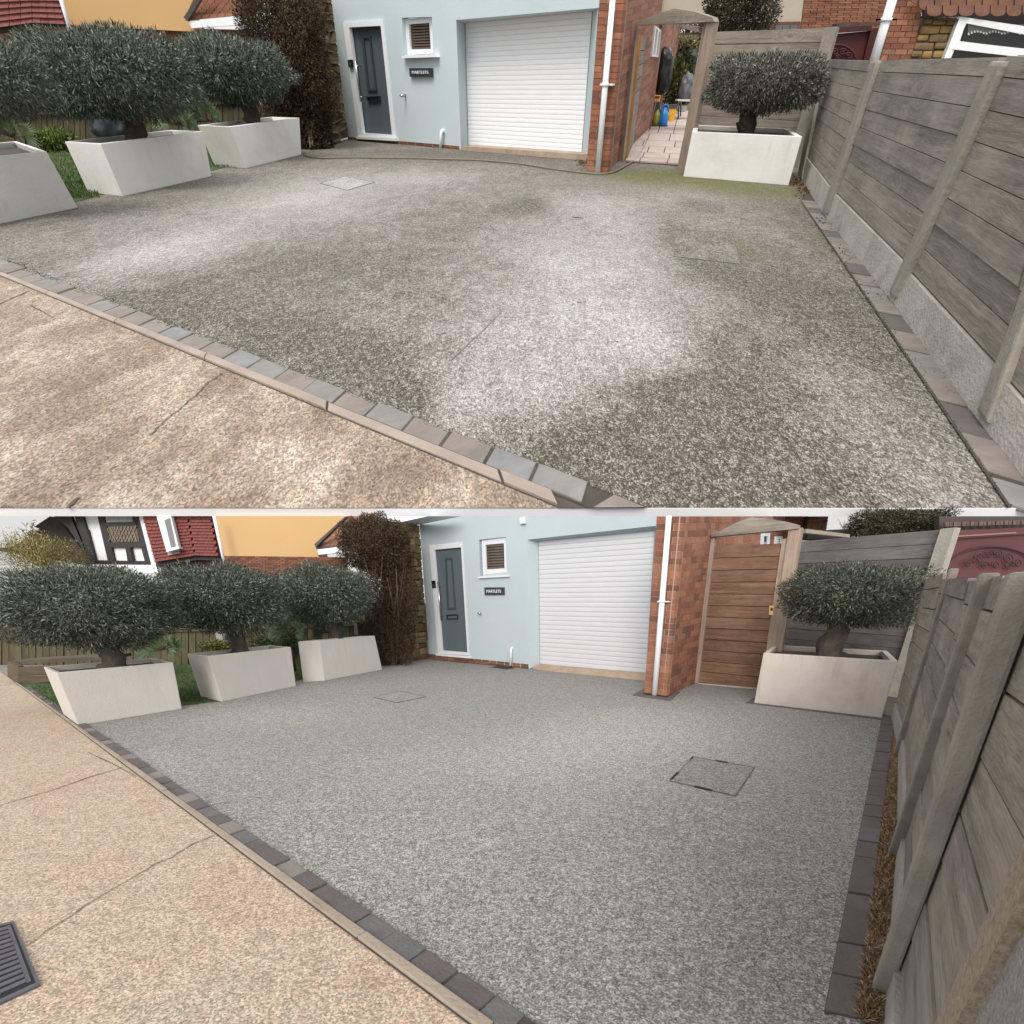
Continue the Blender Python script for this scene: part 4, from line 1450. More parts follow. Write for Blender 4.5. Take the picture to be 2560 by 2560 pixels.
for k, (p0, p1, p2, p3, gb) in enumerate(panels):
    w_ = Wall(W, p0, p1)
    c = [w_.P(q) for q in (p0, p1, p2, p3)]
    kb = [1, 1, 1, 1, 1, 1, 1, .62]
    boards(w_, fr_root, cell(c, 0, 1, gb, 1), 8, -.05 * S.x, 0, wood_mat(W, 'grey', S.y * .55, S.z), heights=kb)
    w_.quad(cell(c, 0, 1, -.02, gb - .006), -.06 * S.x, .02 * S.x, 'gravel_board', gravel_b, fr_root)
for k, (bp_, tp_) in enumerate([(a3(742, 985), fr(14, 285)), (a3(878, 1150), fr(522, 278)), (a6(1250, 318), fr(1765, 282)), (a6(1752, 985), (1120, 70))]):
    if k == 3: w_ = Wall(W, b_pts[2], b_pts[3])
    else: w_ = Wall(W, b_pts[max(0, k - 1)], b_pts[max(1, k)])
    if k == 0: w_ = Wall(W, b_pts[0], b_pts[1])
    u = W.px(W.G(bp_))
    # front face spans the post, near side face on its right
    f0 = W.G(bp_).y
    bx = [(bp_[0] - [6, 6, 9, 15][k], bp_[1] - [3, 4, 6, 12][k]), (bp_[0] - [2, 2, 3, 5][k], bp_[1]), (tp_[0] - [1.6, 1.8, 5, 5][k], tp_[1]), (tp_[0] - [6.5, 6.5, 17, 18][k], tp_[1])]
    o = w_.box('post', bx, -.012 * S.x, .035 * S.x, conc, fr_root, frame=Matrix((UP, w_.n, UP.cross(w_.n))).transposed())
    bevel(o, .012 * S.x, 2)

# ---- neighbour house on the right
yn = 66.0
un = W.px(W.Y((900, 30), yn))
mort = plain(W, 'pale_mortar', (.36, .27, .21), var=.15, scale=8, rough=1, bs=.3)
nh = thing(W, 'neighbour_house', 'brick house with white window and scalloped tiles beyond the right fence', 'house', W.Y(fr(1200, 300), yn))
NW = Wall(W, Vector((W.Y((860, 40), yn).x, yn, 0)), Vector((W.Y((1050, 40), yn).x, yn, 0)))


def ybricks(W, root, px4, rows, halves, y, mat, mort, proud, merge=9.0):
    w_ = Wall(W, Vector((0, y, 0)), Vector((1, y, 0)))
    c = [W.Y(q, y) for q in px4]
    brick_face(W, w_, root, c, rows, halves, proud * 4, proud, mat, mort, merge=merge)


ybricks(W, nh, [fr(535, 330), fr(835, 330), r2(1255, -40), r2(1062, -40)], 12, 5, yn, brick_mat(W), mort, .10)
# rubble panel
rw = Wall(W, Vector((0, yn - .1, 0)), Vector((1, yn - .1, 0)))
rc = [W.Y(q, yn - .1) for q in (fr(800, 330), fr(1190, 330), r2(1490, 112), r2(1250, 118))]
rw.quad(rc, -1.2, -.15, 'mortar', plain(W, 'dark_mortar', (.13, .10, .06), var=.3, scale=9, rough=1, bs=.6), nh)
rs = [plain(W, 'sandstone_%d' % i, t, var=.3, scale=9, rough=.95, bs=.6, fine=30) for i, t in enumerate([(.30, .19, .07), (.25, .15, .06), (.34, .23, .10), (.20, .13, .07)])]
r = random.Random(9)
for j in range(6):
    x = 0
    while x < 1:
        w = r.uniform(.22, .55)
        x1 = min(1, x + w)
        q = cell(rc, x + .015, x1 - .01, j / 6 + .012 + r.uniform(-.02, .02), (j + 1) / 6 - .01)
        bevel(rw.quad(q, -.3, r.uniform(.0, .1), 'stone', rs[r.randrange(4)], nh), .12, 2)
        x = x1
# window
nwin = thing_part(W, 'window', W.Y(fr(1190, 300), yn), nh)
w_ = Wall(W, Vector((0, yn - .4, 0)), Vector((1, yn - .4, 0)))
oq = [fr(1130, 330), (1100, 68), (1100, 38.6), r2(1492, 114)]
w_.poly('frame', [fr(1130, 330), fr(1190, 330), r2(1535, 160), (1100, 49), (1100, 37.5), r2(1492, 114)], -.3, .15, wt, nwin)
w_.poly('transom', [r2(1440, 340), (1100, 66), (1100, 57), r2(1475, 285)], -.3, .2, wt, nwin)
w_.poly('pane', [r2(1500, 283), (1100, 59), (1100, 48), r2(1540, 158)], -.3, -.1, glass_mat(W), nwin)
w_.poly('pane', [fr(1190, 330), (1100, 105), (1100, 63), r2(1432, 340)], -.3, -.1, glass_mat(W), nwin)
cur = plain(W, 'grey_net_curtain', (.16, .175, .165), var=.1, rough=.9, bs=0)
top = [(r2(1545, 165)[0] + i * 3.0, r2(0, 168)[1]) for i in range(31)]
botm = [(x, r2(0, 232 - 18 * abs(math.sin(i * .55)))[1]) for i, (x, _) in enumerate(top)]
w_.poly('net_curtain', top + botm[::-1], -.09, -.05, cur, nwin)
lace = plain(W, 'white_lace', (.6, .6, .58), bs=0)
for i in range(30):
    x, yv = botm[i]
    w_.box('lace_edge', [(x, yv + 1.4), (x + 1.7, yv + 1.4), (x + 1.7, yv - .6), (x, yv - .6)], -.05, -.02, lace, nwin)
# scalloped tiles
tm = plain(W, 'clay_tile', (.20, .095, .062), var=.3, scale=6, rough=.85, bs=.4, dirt=(.12, .07, .05))
for row in range(3):
    for i in range(16):
        x0 = r2(1262 + i * 110 - row * 55, 0)[0]; wpx = 15.0
        yb_ = r2(0, 106 - row * 42)[1]
        arc = [(x0 + wpx / 2 + wpx * .49 * math.cos(t), yb_ - 3.4 + 4.2 * math.sin(t)) for t in [k * math.pi / 6 for k in range(7)]]
        pts = [(x0 + wpx * .01, yb_ - 10), *arc[::-1], (x0 + wpx * .99, yb_ - 10)]
        yprism(W, 'tile', [pts[0]] + arc[::-1] + [pts[-1]], yn - .7 + row * .12, .1, tm, nh)
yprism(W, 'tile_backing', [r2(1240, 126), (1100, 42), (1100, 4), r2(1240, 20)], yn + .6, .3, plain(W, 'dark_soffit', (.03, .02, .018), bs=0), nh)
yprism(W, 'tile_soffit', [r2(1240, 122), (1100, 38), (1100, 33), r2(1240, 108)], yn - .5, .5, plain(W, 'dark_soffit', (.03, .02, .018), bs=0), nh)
# oblique brick flank towards the left
ybricks(W, nh, [r2(395, 200), r2(1000, 200), r2(1040, -40), r2(425, -40)], 15, 13, yn + 14, brick_mat(W, .15), mort, .10)
np_ = Wall(W, Vector((0, yn - 1.2, 0)), Vector((1, yn - 1.2, 0)))
drainpipe(W, 'white drainpipe on the neighbour brick wall behind the right fence', np_, r2(1035, -40), fr(470, 320), 8.5, r2(1003, 135), .0)
# maroon gate with scrollwork
md = plain(W, 'maroon_paint', (.085, .014, .013), var=.12, scale=3, rough=.5, bs=.1, dirt=(.05, .012, .012))
mg = thing(W, 'maroon_gate', 'maroon wooden gate with scrolled ironwork behind the concrete post, upper picture', 'gate', W.Y(r2(750, 440), yn + 6))
ym = yn + 6
yprism(W, 'panel', [r2(540, 460), r2(850, 460), r2(875, 212), r2(600, 236)], ym, .5, md, mg)
yprism(W, 'frame_stile', [r2(815, 460), r2(905, 460), r2(955, 190), r2(880, 195)], ym - .3, .7, plain(W, 'dark_maroon', (.06, .012, .012), rough=.5, bs=0), mg)
yprism(W, 'frame_rail', [r2(590, 232), r2(880, 210), r2(884, 176), r2(590, 190)], ym - .35, .7, plain(W, 'dark_maroon', (.06, .012, .012), rough=.5, bs=0), mg)
ctr = r2(648, 415); iron = plain(W, 'maroon_iron', (.055, .010, .012), rough=.4, bs=0)
arc = [W.Y((ctr[0] + 17.5 * math.cos(t), ctr[1] - 15.5 * math.sin(t)), ym - .2) for t in [k * math.pi / 14 for k in range(15)]]
tube(W, 'arch_rod', arc, .9 * W.px(arc[0]), iron, mg, n=6)


def scroll(W, root, c, r, y, turns, flip, mat, w=.55):
    pts = []
    for k in range(22):
        t = k / 21
        a = t * turns * 2 * math.pi
        rr_ = r * (1 - t * .85)
        pts.append(W.Y((c[0] + flip * rr_ * math.cos(a), c[1] - rr_ * math.sin(a)), y))
    tube(W, 'scroll', pts, w * W.px(pts[0]), mat, root, n=5)


for dx, dy, rr_, fl in ((-10, -4, 4, 1), (-3, -8, 4, -1), (5, -8, 4, 1), (11, -4, 4, -1), (0, -2, 3.5, 1)):
    scroll(W, mg, (ctr[0] + dx, ctr[1] + dy), rr_, ym - .25, 1.4, fl, iron)
o = setp(yprism(W, 'ridge_tiles', [r2(640, 190), r2(960, 170), r2(960, 150), r2(640, 160)], yn + 7, 1, plain(W, 'dark_tile', (.09, .05, .042), var=.4, scale=10)), 'dark ridge tiles capping the wall over the maroon gate', 'tiles')
# cream house and conifer far behind
fh = thing(W, 'cream_house', 'cream rendered house with dark windows far behind the back fence', 'house', W.Y(r2(300, 200), 110))
yprism(W, 'wall', [(640, 21), r2(100, 150), r2(100, 200), r2(400, 200), r2(415, -60), (640, -9)], 112, 6, plain(W, 'cream_render', (.42, .37, .29), var=.06, rough=.9), fh)
yprism(W, 'brick_base', [r2(100, 200), r2(388, 200), r2(392, 148), r2(110, 152)], 111, .8, plain(W, 'dark_brick', (.13, .05, .035), var=.3, scale=8), fh)
for x in (218, 268, 320):
    yprism(W, 'window', [r2(x, 200), r2(x + 46, 200), r2(x + 48, 172), r2(x, 174)], 110.6, .3, glass_mat(W, (.10, .11, .12)), fh)
shrub(W, 'dark conifer behind the back fence of the upper driveway', a3(400, 60), (36, 27), 88, 15000, 3.0, drk, 35, 'conifer', 'tree', ex=2.8, depth=.7, shell=.3)

# ---- left background: orange house, tile hanging, roof, board fence, palms
yo = 118.0
oh = thing(W, 'orange_house', 'orange rendered house with brick base behind the olives, upper picture', 'house', W.Y(l3(700, 300), yo))
org = plain(W, 'orange_render', (.55, .345, .15), var=.03, scale=1.0, rough=.9, bs=.15)
yprism(W, 'wall', [l3(395, 142), l3(1090, 178), l3(1040, 95), l3(1110, -60), l3(330, -60)], yo, 5, org, oh)


def brick_band(W, root, px4, rows, halves, y, mat):
    ybricks(W, root, px4, rows, halves, y, mat, plain(W, 'dark_mortar_band', (.15, .085, .065), bs=.2), .12)


brick_band(W, oh, [l3(395, 260), l3(1420, 275), l3(1420, 168), l3(395, 143)], 7, 24, yo + .6, brick_mat(W, .35))
rf = thing(W, 'porch_roof', 'low brown tiled roof with white fascia beside the brown bush, upper picture', 'roof', W.Y(l3(1200, 120), yo - 3))
rt = plain(W, 'brown_roof_tile', (.24, .105, .062), var=.3, scale=5, rough=.85, bs=.4, dirt=(.15, .07, .05))
ce = [W.Y(q, yo - 3) for q in (l3(1040, 116), l3(1440, 78), l3(1480, -60), l3(1130, -60))]
rw_ = Wall(W, Vector((0, yo - 3, 0)), Vector((1, yo - 3, 0)))
for j in range(9):
    for i in range(9):
        q = cell(ce, i / 9 + .004, (i + 1) / 9 - .004, j / 9, (j + 1) / 9 + .03)
        q = [p + Vector((0, j * .35, 0)) for p in q]
        rw_.quad(q, -.25, .12 + r.uniform(0, .05), 'roof_tile', rt, rf)
yprism(W, 'fascia', [l3(1078, 158), l3(1400, 136), l3(1400, 92), l3(1055, 120)], yo - 3.6, .6, wt, rf)
yprism(W, 'verge', [l3(1030, 98), l3(1052, 118), l3(1160, -60), l3(1135, -60)], yo - 3.8, .8, plain(W, 'dark_verge', (.06, .05, .045), bs=0), rf)
th = thing(W, 'tile_hung_house', 'red tile-hung bay at the far left of the upper picture', 'house', W.Y(l3(200, 250), yo - 6))
rm = plain(W, 'red_hung_tile', (.20, .062, .052), var=.22, scale=6, rough=.8, bs=.3, dirt=(.13, .045, .04))
for (c4, n) in (([l3(-260, 190), l3(190, 128), l3(182, -60), l3(-260, -60)], 7), ([l3(190, 128), l3(368, 136), l3(330, -60), l3(182, -60)], 4)):
    ce = [W.Y(q, yo - 6) for q in c4]
    for j in range(6):
        for i in range(n):
            q = cell(ce, i / n + .004, (i + 1) / n - .004, j / 6, (j + 1) / 6 + .015)
            q = [q[0] - Vector((0, .25, 0)), q[1] - Vector((0, .25, 0)), q[2], q[3]]
            rw_.quad(q, -.15, .1 + r.uniform(0, .06), 'hung_tile', rm, th)
yprism(W, 'backing', [l3(-260, 185), l3(190, 126), l3(362, 132), l3(328, -60), l3(-260, -60)], yo - 5.8, .5, rm, th)
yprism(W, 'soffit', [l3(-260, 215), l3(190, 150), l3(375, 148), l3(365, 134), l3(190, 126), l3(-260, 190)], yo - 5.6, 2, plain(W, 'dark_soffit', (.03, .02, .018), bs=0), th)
yprism(W, 'wall', [l3(-260, 300), l3(400, 300), l3(380, 140), l3(-260, 170)], yo - 3, 2, brick_mat(W, .5), th)
dpw = Wall(W, Vector((0, yo - 7, 0)), Vector((1, yo - 7, 0)))
drainpipe(W, 'white drainpipe between the red tiles and the orange wall, upper picture', dpw, l3(325, -60), l3(398, 185), 3.4, None, 0)
# board fence under the olives
yfz = W.G((30, 152)).y * 1.06
gf = thing(W, 'board_fence', 'mossy vertical board fence seen under the olives of the upper picture', 'fence', W.Y(l3(340, 780), yfz))
gc = [W.Y(q, yfz) for q in (l3(-100, 815), l3(1560, 800), l3(1560, 540), l3(-100, 640))]
fw_ = Wall(W, Vector((0, yfz, 0)), Vector((1, yfz, 0)))
ms = wood_mat(W, 'moss', S.z, S.x)
vf = Matrix((UP, fw_.n, UP.cross(fw_.n))).transposed()
for i in range(54):
    fw_.quad(cell(gc, (i + .05) / 54, (i + .95) / 54, 0, 1), -.2, rng.uniform(0, .12), 'board', ms, gf, frame=vf)
fw_.quad(cell(gc, 0, 1, .9, 1.03), .15, .4, 'rail', ms, gf)
bag(W, 'dark blue plastic sheet bundled behind the middle left planter, upper picture', l3(600, 705), (17, 13), yfz * .93, plain(W, 'dark_blue_sheet', (.022, .025, .032), var=.3, rough=.35, bs=0), 8, .5, 'plastic_sheet', 'sheet')
pm_ = leaf_mat(W, 'palm_blade', (.03, .05, .02), (.07, .10, .045), (.13, .16, .09))
rp = random.Random(5)


def palm(W, label, c, r, y, n, seed, mat, ln):
    cc = W.Y(c, y); u = W.px(cc)
    root = thing(W, 'fan_palm', label, 'palm', Vector((cc.x, cc.y, 0)))
    rr = random.Random(seed)
    bark = plain(W, 'palm_fibre', (.06, .045, .03), var=.4, scale=12, rough=.95, bs=.5)
    tube(W, 'trunk', [Vector((cc.x, cc.y, 0)), Vector((cc.x, cc.y, cc.z * .6))], [2.5 * u, 2 * u], bark, root, n=8)
    for i in range(n):
        a = rr.uniform(-.3, 3.44); e = rr.uniform(-.2, .5)
        d = Vector((math.cos(a), -.5 + e, math.sin(a)))
        p = cc + Vector((d.x * r[0] * u, d.y * r[0] * u * .5, d.z * r[1] * u)) * rr.uniform(.3, 1)
        o = fan_leaf(W, root, 'frond', p, d, ln * u * 1.15, 15, mat, seed=seed * 50 + i)
        at = o.data.attributes.new('rnd', 'FLOAT', 'POINT')
        v_ = np.repeat(np.random.default_rng(i).uniform(.2, 1, 15), 4)
        at.data.foreach_set('value', v_)
        tube(W, 'stalk', [cc, cc.lerp(p, .6), p], .5 * u, bark, root, n=5)
    return root


ypz = W.G((175, 150)).y * .99
palm(W, 'fan palm between the two left planters of the upper picture', l3(985, 700), (14, 7), ypz, 13, 3, pm_, 13)
palm(W, 'fan palm under the olive nearest the door, upper picture', l3(1170, 680), (14, 7), ypz * 1.01, 11, 4, pm_, 12)
palm(W, 'fan palm behind the left cropped planter, upper picture', l3(70, 770), (15, 9), ypz * .97, 13, 6, pm_, 16)
shrub(W, 'low bright green shrub before the mossy board fence, upper picture', l3(300, 790), (20, 6), ypz * .98, 2600, 4.5, leaf_mat(W, 'bright_leaf', (.05, .07, .01), (.12, .15, .03), (.2, .22, .07)), 41)


# ---- manhole covers, hose, debris
def manhole(W, label, px4, wpx, fill, lift=None, tone=None, handles=False):
    z = .006 * W.S.z
    pts = [W.G(q) for q in px4]
    root = thing(W, 'manhole_cover', label, 'manhole cover', sum(pts, Vector()) / 4)
    c = sum(pts, Vector()) / 4
    u = wpx * W.px(c)
    inn = [p + (c - p).normalized() * u * 1.1 for p in pts]
    met = plain(W, 'worn_steel_edge', (.10, .095, .09), var=.3, scale=10, rough=.6, bs=0)
    for i in range(4):
        j = (i + 1) % 4
        q = [pts[i], pts[j], inn[j], inn[i]]
        hexa(W, 'frame_bar', [p + UP * z for p in q], [p - UP * z * 3 for p in q], met, root)
    o = put(W, 'infill', [p + UP * z * .6 for p in inn], [(0, 1, 2, 3)], fill, root, recalc=False)
    if o.data.polygons[0].normal.z < 0: o.data.flip_normals()
    at = o.data.attributes.new('tone', 'FLOAT', 'POINT'); at.data.foreach_set('value', [tone if tone is not None else .6] * 4)
    if handles:
        for (i, t0, t1) in handles:
            j = (i + 1) % 4
            a, b_ = pts[i].lerp(pts[j], t0), pts[i].lerp(pts[j], t1)
            n_ = (c - (a + b_) / 2).normalized() * u * 1.6
            q = [a - n_ * .4, b_ - n_ * .4, b_ + n_, a + n_]
            hexa(W, 'lifting_slot', [p + UP * z * 1.4 for p in q], [p for p in q], plain(W, 'black_slot', (.012, .012, .012), bs=0), root)
    return root


manhole(W, 'thin outlined square manhole cover near the small planter, stained upper driveway', [a2(0, 985), a2(145, 1023), a2(298, 978), a2(130, 948)], .8, gravel_mat(W, True), tone=.8)
manhole(W, 'dirty square manhole cover toward the right fence, stained upper driveway', [a6(50, 90), a6(410, 132), a3(370, 1252), a3(60, 1233)], .9, gravel_mat(W, True), tone=.15)
hz = .02 * S.z
hp = [(a1(1630, 834), 0), (a2(0, 848), 0), (a2(150, 845), 0), (a2(350, 847), 0), (a2(500, 849), 0), (a2(650, 854), 0), (a2(820, 858), 0), (a2(950, 868), 0), (a2(1080, 880), 0), (a2(1200, 900), 0), (a2(1330, 918), 0),
      (a2(1430, 929), 0), (a2(1500, 934), 0), (a2(1570, 925), 0), (g1(420, 1750), 0), (g1(520, 1690), 0), (g1(600, 1600), 0), (g1(650, 1500), 0), (g1(685, 1380), .0)]
pts = [W.G(q, hz) for q, _ in hp]
e0 = pts[-1]
for q in (g1(705, 1280), g1(735, 1150), g1(765, 1040)):
    pts.append(W.Y(q, min(e0.y, yb - 4 * up_)))
sm_ = []
for i in range(len(pts) - 1):
    p_, a_, b_, n_ = pts[max(0, i - 1)], pts[i], pts[i + 1], pts[min(len(pts) - 1, i + 2)]
    for k in range(4):
        t = k / 4
        sm_.append(.5 * ((2 * a_) + (b_ - p_) * t + (2 * p_ - 5 * a_ + 4 * b_ - n_) * t * t + (3 * a_ - p_ - 3 * b_ + n_) * t ** 3))
sm_.append(pts[-1])
setp(tube(W, 'garden_hose', sm_, [.62 * W.px(p) for p in sm_], plain(W, 'khaki_hose', (.17, .14, .095), var=.1, rough=.5, bs=0), n=6),
     'thin khaki garden hose lying across the upper driveway to the passage', 'hose')
r = np.random.default_rng(8)


def litter(W, spots, label, mat, seed, lp):
    r = np.random.default_rng(seed)
    P = []
    for (u, v, su, sv, n) in spots:
        for _ in range(n):
            P.append(tuple(W.G((u + r.normal() * su, v + r.normal() * sv), .01 * W.S.z)))
    P = np.array(P); D = r.normal(size=(len(P), 3)); D[:, 2] = np.abs(D[:, 2]) * .2
    uu = np.array([W.px(Vector(p)) for p in P])
    o = leaves(W, 'leaf_litter', P, D, lp * uu, lp * .4 * uu, mat, None, seed, kind='stuff')
    return setp(o, label, 'leaf litter')


litter(W, [(583, 163, 3.5, 2, 120), (795, 182, 5, 2.5, 160), (806, 190, 5, 3, 160), (830, 222, 7, 6, 120), (850, 250, 8, 8, 120), (880, 290, 8, 10, 120), (945, 385, 10, 15, 160)],
       'brown dead leaves along the fence foot and brick corner, upper driveway', leaf_mat(W, 'dead_leaf', (.05, .025, .012), (.13, .065, .03), (.2, .12, .06), rough=.9), 77, 2.6)
mossm = leaf_mat(W, 'moss_leaf', (.05, .06, .01), (.10, .11, .025), (.15, .16, .05))
litter(W, [(x, 240 + (x - 828) * 1.45, 2, 3, 18) for x in range(828, 1000, 6)], 'green moss tufts along the right block border, upper driveway', mossm, 78, 2.2)
o = litter(W, [(x, 262 + (x - 8) * .382, 2.5, 1.2, 9) for x in range(8, 620, 4)], 'moss and grit in the joint above the block row, upper driveway', leaf_mat(W, 'dark_moss', (.03, .028, .012), (.06, .055, .025), (.1, .09, .05)), 79, 2.2)
twig = plain(W, 'twig_bark', (.12, .085, .065), var=.4, scale=12, rough=.95, bs=0)
for i, (q0, q1) in enumerate([(a2(1355, 1165), a2(1410, 1170)), (a5(620, 510), a5(670, 500)), (a5(1380, 335), a5(1430, 332)), (a5(1540, 548), a5(1600, 545)), (a6(210, 890), a6(265, 885))]):
    o = tube(W, 'twig', [W.G(q0, .03), W.G(q1, .06)], .28 * W.px(W.G(q0)), twig, n=5)
    setp(o, ['brown twig on the pale gravel in front of the garage, upper driveway', 'thin twig by the dark groove in mid gravel, upper driveway', 'thin straight twig below the garage corner on pale gravel',
             'twig on the palest gravel right of centre, upper driveway', 'short twig on the dark gravel at lower right, upper driveway'][i], 'twig')
crack_strip(W, 'gravel_scar', jag([a5(700, 645), a5(760, 590), a5(840, 515), a5(970, 385)], amp=.8), 1.1, .02, plain(W, 'dark_scar', (.20, .185, .16), var=.4, scale=20, rough=1, bs=.5))

# ================================================================== LOWER PLACE: the same driveway after cleaning
W = B
S = W.S
us = list(np.linspace(-80, 1104, 150))
rows = list(np.linspace(1034, 760, 90)) + list(np.linspace(757, 640, 60))
blobsB = [(250, 715, 110, 16, .34), (640, 735, 110, 22, .44), (560, 760, 120, 30, .26), (420, 850, 110, 40, .14), (440, 760, 150, 40, .14), (180, 760, 80, 20, .15), (650, 715, 90, 10, .2), (330, 690, 80, 8, .12),
          (820, 900, 90, 70, -.12), (600, 990, 260, 50, -.10), (500, 665, 160, 8, -.22), (700, 880, 80, 60, -.05), (740, 990, 90, 50, -.06), (330, 800, 80, 40, .06), (400, 900, 80, 40, -.02), (770, 690, 60, 10, -.1), (420, 690, 60, 6, -.08)]
ground_sheet(W, 'gravel_driveway', us, rows, gravel_mat(W, False), blobsB, .46)
flat_poly(W, 'ground', [(-700, 640), (1500, 640), (1100, 603), (-76, 603)], -.03, plain(W, 'dark_garden_soil', (.07, .06, .035), var=.5, scale=1, rough=1, bs=.5, fine=20))

E0, E1 = (-20, 656.4), (484, 1036)
L0 = (W.G((14, 682)), W.G((484, 1036)))
L1 = (W.G((14, 681)), W.G((508, 1036.5)))
L2 = (W.G((60, 707)), W.G((556, 1037)))
flat_poly(W, 'concrete_road', [(-30, 649), (14, 682), (484, 1036), (-300, 1036), (-900, 649)], .004, road_mat(W))
crk = plain(W, 'dark_joint', (.13, .095, .07), var=.5, rough=1, bs=0)
crack_strip(W, 'road_joint', jag([b4(165, 1022), b4(250, 960), b4(420, 850), b4(560, 760), b4(740, 655), b4(850, 590), b4(920, 566), b4(1010, 505), b4(1150, 443)], n=4, amp=.9), 1.1, .008, crk)
crack_strip(W, 'road_joint', jag([b4(-60, 300), b4(40, 273), b4(150, 240), b4(300, 198), b4(460, 140), b4(660, 80)], n=3, amp=.4), 1.1, .008, crk)
crack_strip(W, 'road_joint', jag([b4(470, 0), b4(600, 60), b4(730, 130)], n=3, amp=.4), .8, .008, crk)
kerb = flat_poly(W, 'kerb', [(14, 682), (484, 1036), (508, 1036.5), (14, 681)], .008, plain(W, 'dark_bedding', (.06, .05, .04), var=.4, scale=10, rough=1, bs=.6, fine=40))
bed = plain(W, 'dark_bedding', (.06, .05, .04), var=.4, scale=10, rough=1, bs=.6, fine=40)
k0 = W.G(b5(200, 1010)); kst = (k0 - W.G(b4(1430, 640))).length
strip_blocks(W, kerb, 'kerb_stone', L0[0], L0[1], L1[0], L1[1], (k0 - L0[0]).length, kst, 0, (L0[1] - L0[0]).length, -.03, .018, kst * .006,
             plain(W, 'tan_kerb_concrete', (.32, .26, .20), var=.12, scale=6, rough=.9, bs=.4, fine=70, dirt=(.22, .175, .13)), jit=.003, bev=.004)
border = flat_poly(W, 'block_border', [(14, 681), (508, 1036.5), (556, 1037), (60, 707)], .006, bed)
p = W.G(b5(480, 1140)); stp = (W.G(b5(655, 1265)) - p).length


def mB(i):
    if i in (-1, -2, 2): return block_mat(B, 'slate')
    if i in (-9, -12): return block_mat(B, 'slate')
    return block_mat(B, ['plum', 'plum', 'plum', 'brown'][(i * 3 + 1) % 4])


strip_blocks(W, border, 'paving_block', L1[0], L1[1], L2[0], L2[1], (p - L1[0]).length, stp, .9, (L1[1] - L1[0]).length, -.03, .012, stp * .04, mB, jit=.015, bev=.005,
             jdir=W.G(b5(570, 1078)) - W.G(b5(485, 1140)))
Ra = (W.G(b3(1168, 1125)), W.G(b6(858, 1400)))
Rb = (W.G(b3(1240, 1118)), W.G(b6(1046, 1400)))
rb = flat_poly(W, 'block_border', [b3(1168, 1125), b6(858, 1400), b6(1046, 1400), b3(1240, 1118)], .006, bed)
p = W.G(b6(955, 885)); stp = (W.G(b6(920, 1025)) - p).length
strip_blocks(W, rb, 'paving_block', Ra[0], Ra[1], Rb[0], Rb[1], (p - Ra[0]).length, stp, 0, (Ra[1] - Ra[0]).length, -.03, .012, stp * .03,
             lambda i: block_mat(B, 'slate' if i == -5 else 'plum'), jit=.012, bev=.004, jdir=W.G(b6(1098, 910)) - W.G(b6(955, 885)))
flat_poly(W, 'bark_strip', [b3(1240, 1118), b6(1046, 1400), b6(1240, 1400), b6(1245, 500), b3(1275, 1100)], .005,
          plain(W, 'brown_fibre', (.21, .125, .06), var=.5, scale=18, rough=1, bs=1.0, fine=60, dirt=(.10, .055, .025)))
fib = leaf_mat(W, 'brown_fibre_strand', (.12, .07, .035), (.28, .185, .10), (.42, .31, .19), rough=.95)
r = np.random.default_rng(4)
P = []
for i in range(9000):
    t = r.uniform(0, 1) ** .7; v_ = 720 + t * 300
    ua = 895 - (v_ - 720) * .115; ub = ua + 10 + (v_ - 720) * .03
    P.append(tuple(W.G((r.uniform(ua, ub), v_), .008)))
P = np.array(P); D = r.normal(size=(len(P), 3)); D[:, 2] = np.abs(D[:, 2]) * .6
o = leaves(W, 'bark_mulch', P, D, .028, .004, fib, None, 5, kind='stuff')
setp(o, 'coarse brown fibre mulch along the foot of the clean driveway fence', 'mulch')
# lawn
flat_poly(W, 'lawn', [b1(105, 945), b1(415, 1165), b1(982, 1058), b1(1187, 1035), b1(1640, 915), b1(1750, 880), b1(1600, 830), b1(900, 840), b1(100, 930)], .005, plain(W, 'turf', (.045, .075, .02), var=.35, scale=6, rough=1, bs=.6, fine=30))
gm = leaf_mat(W, 'grass_blade', (.035, .065, .012), (.075, .12, .025), (.13, .17, .05))
grass(W, [((30, 78, 684, 722), 3500), ((174, 208, 664, 702), 4500), ((292, 306, 655, 680), 1500), ((60, 180, 668, 686), 1200)], 0, 2.0, 6, gm, .006)

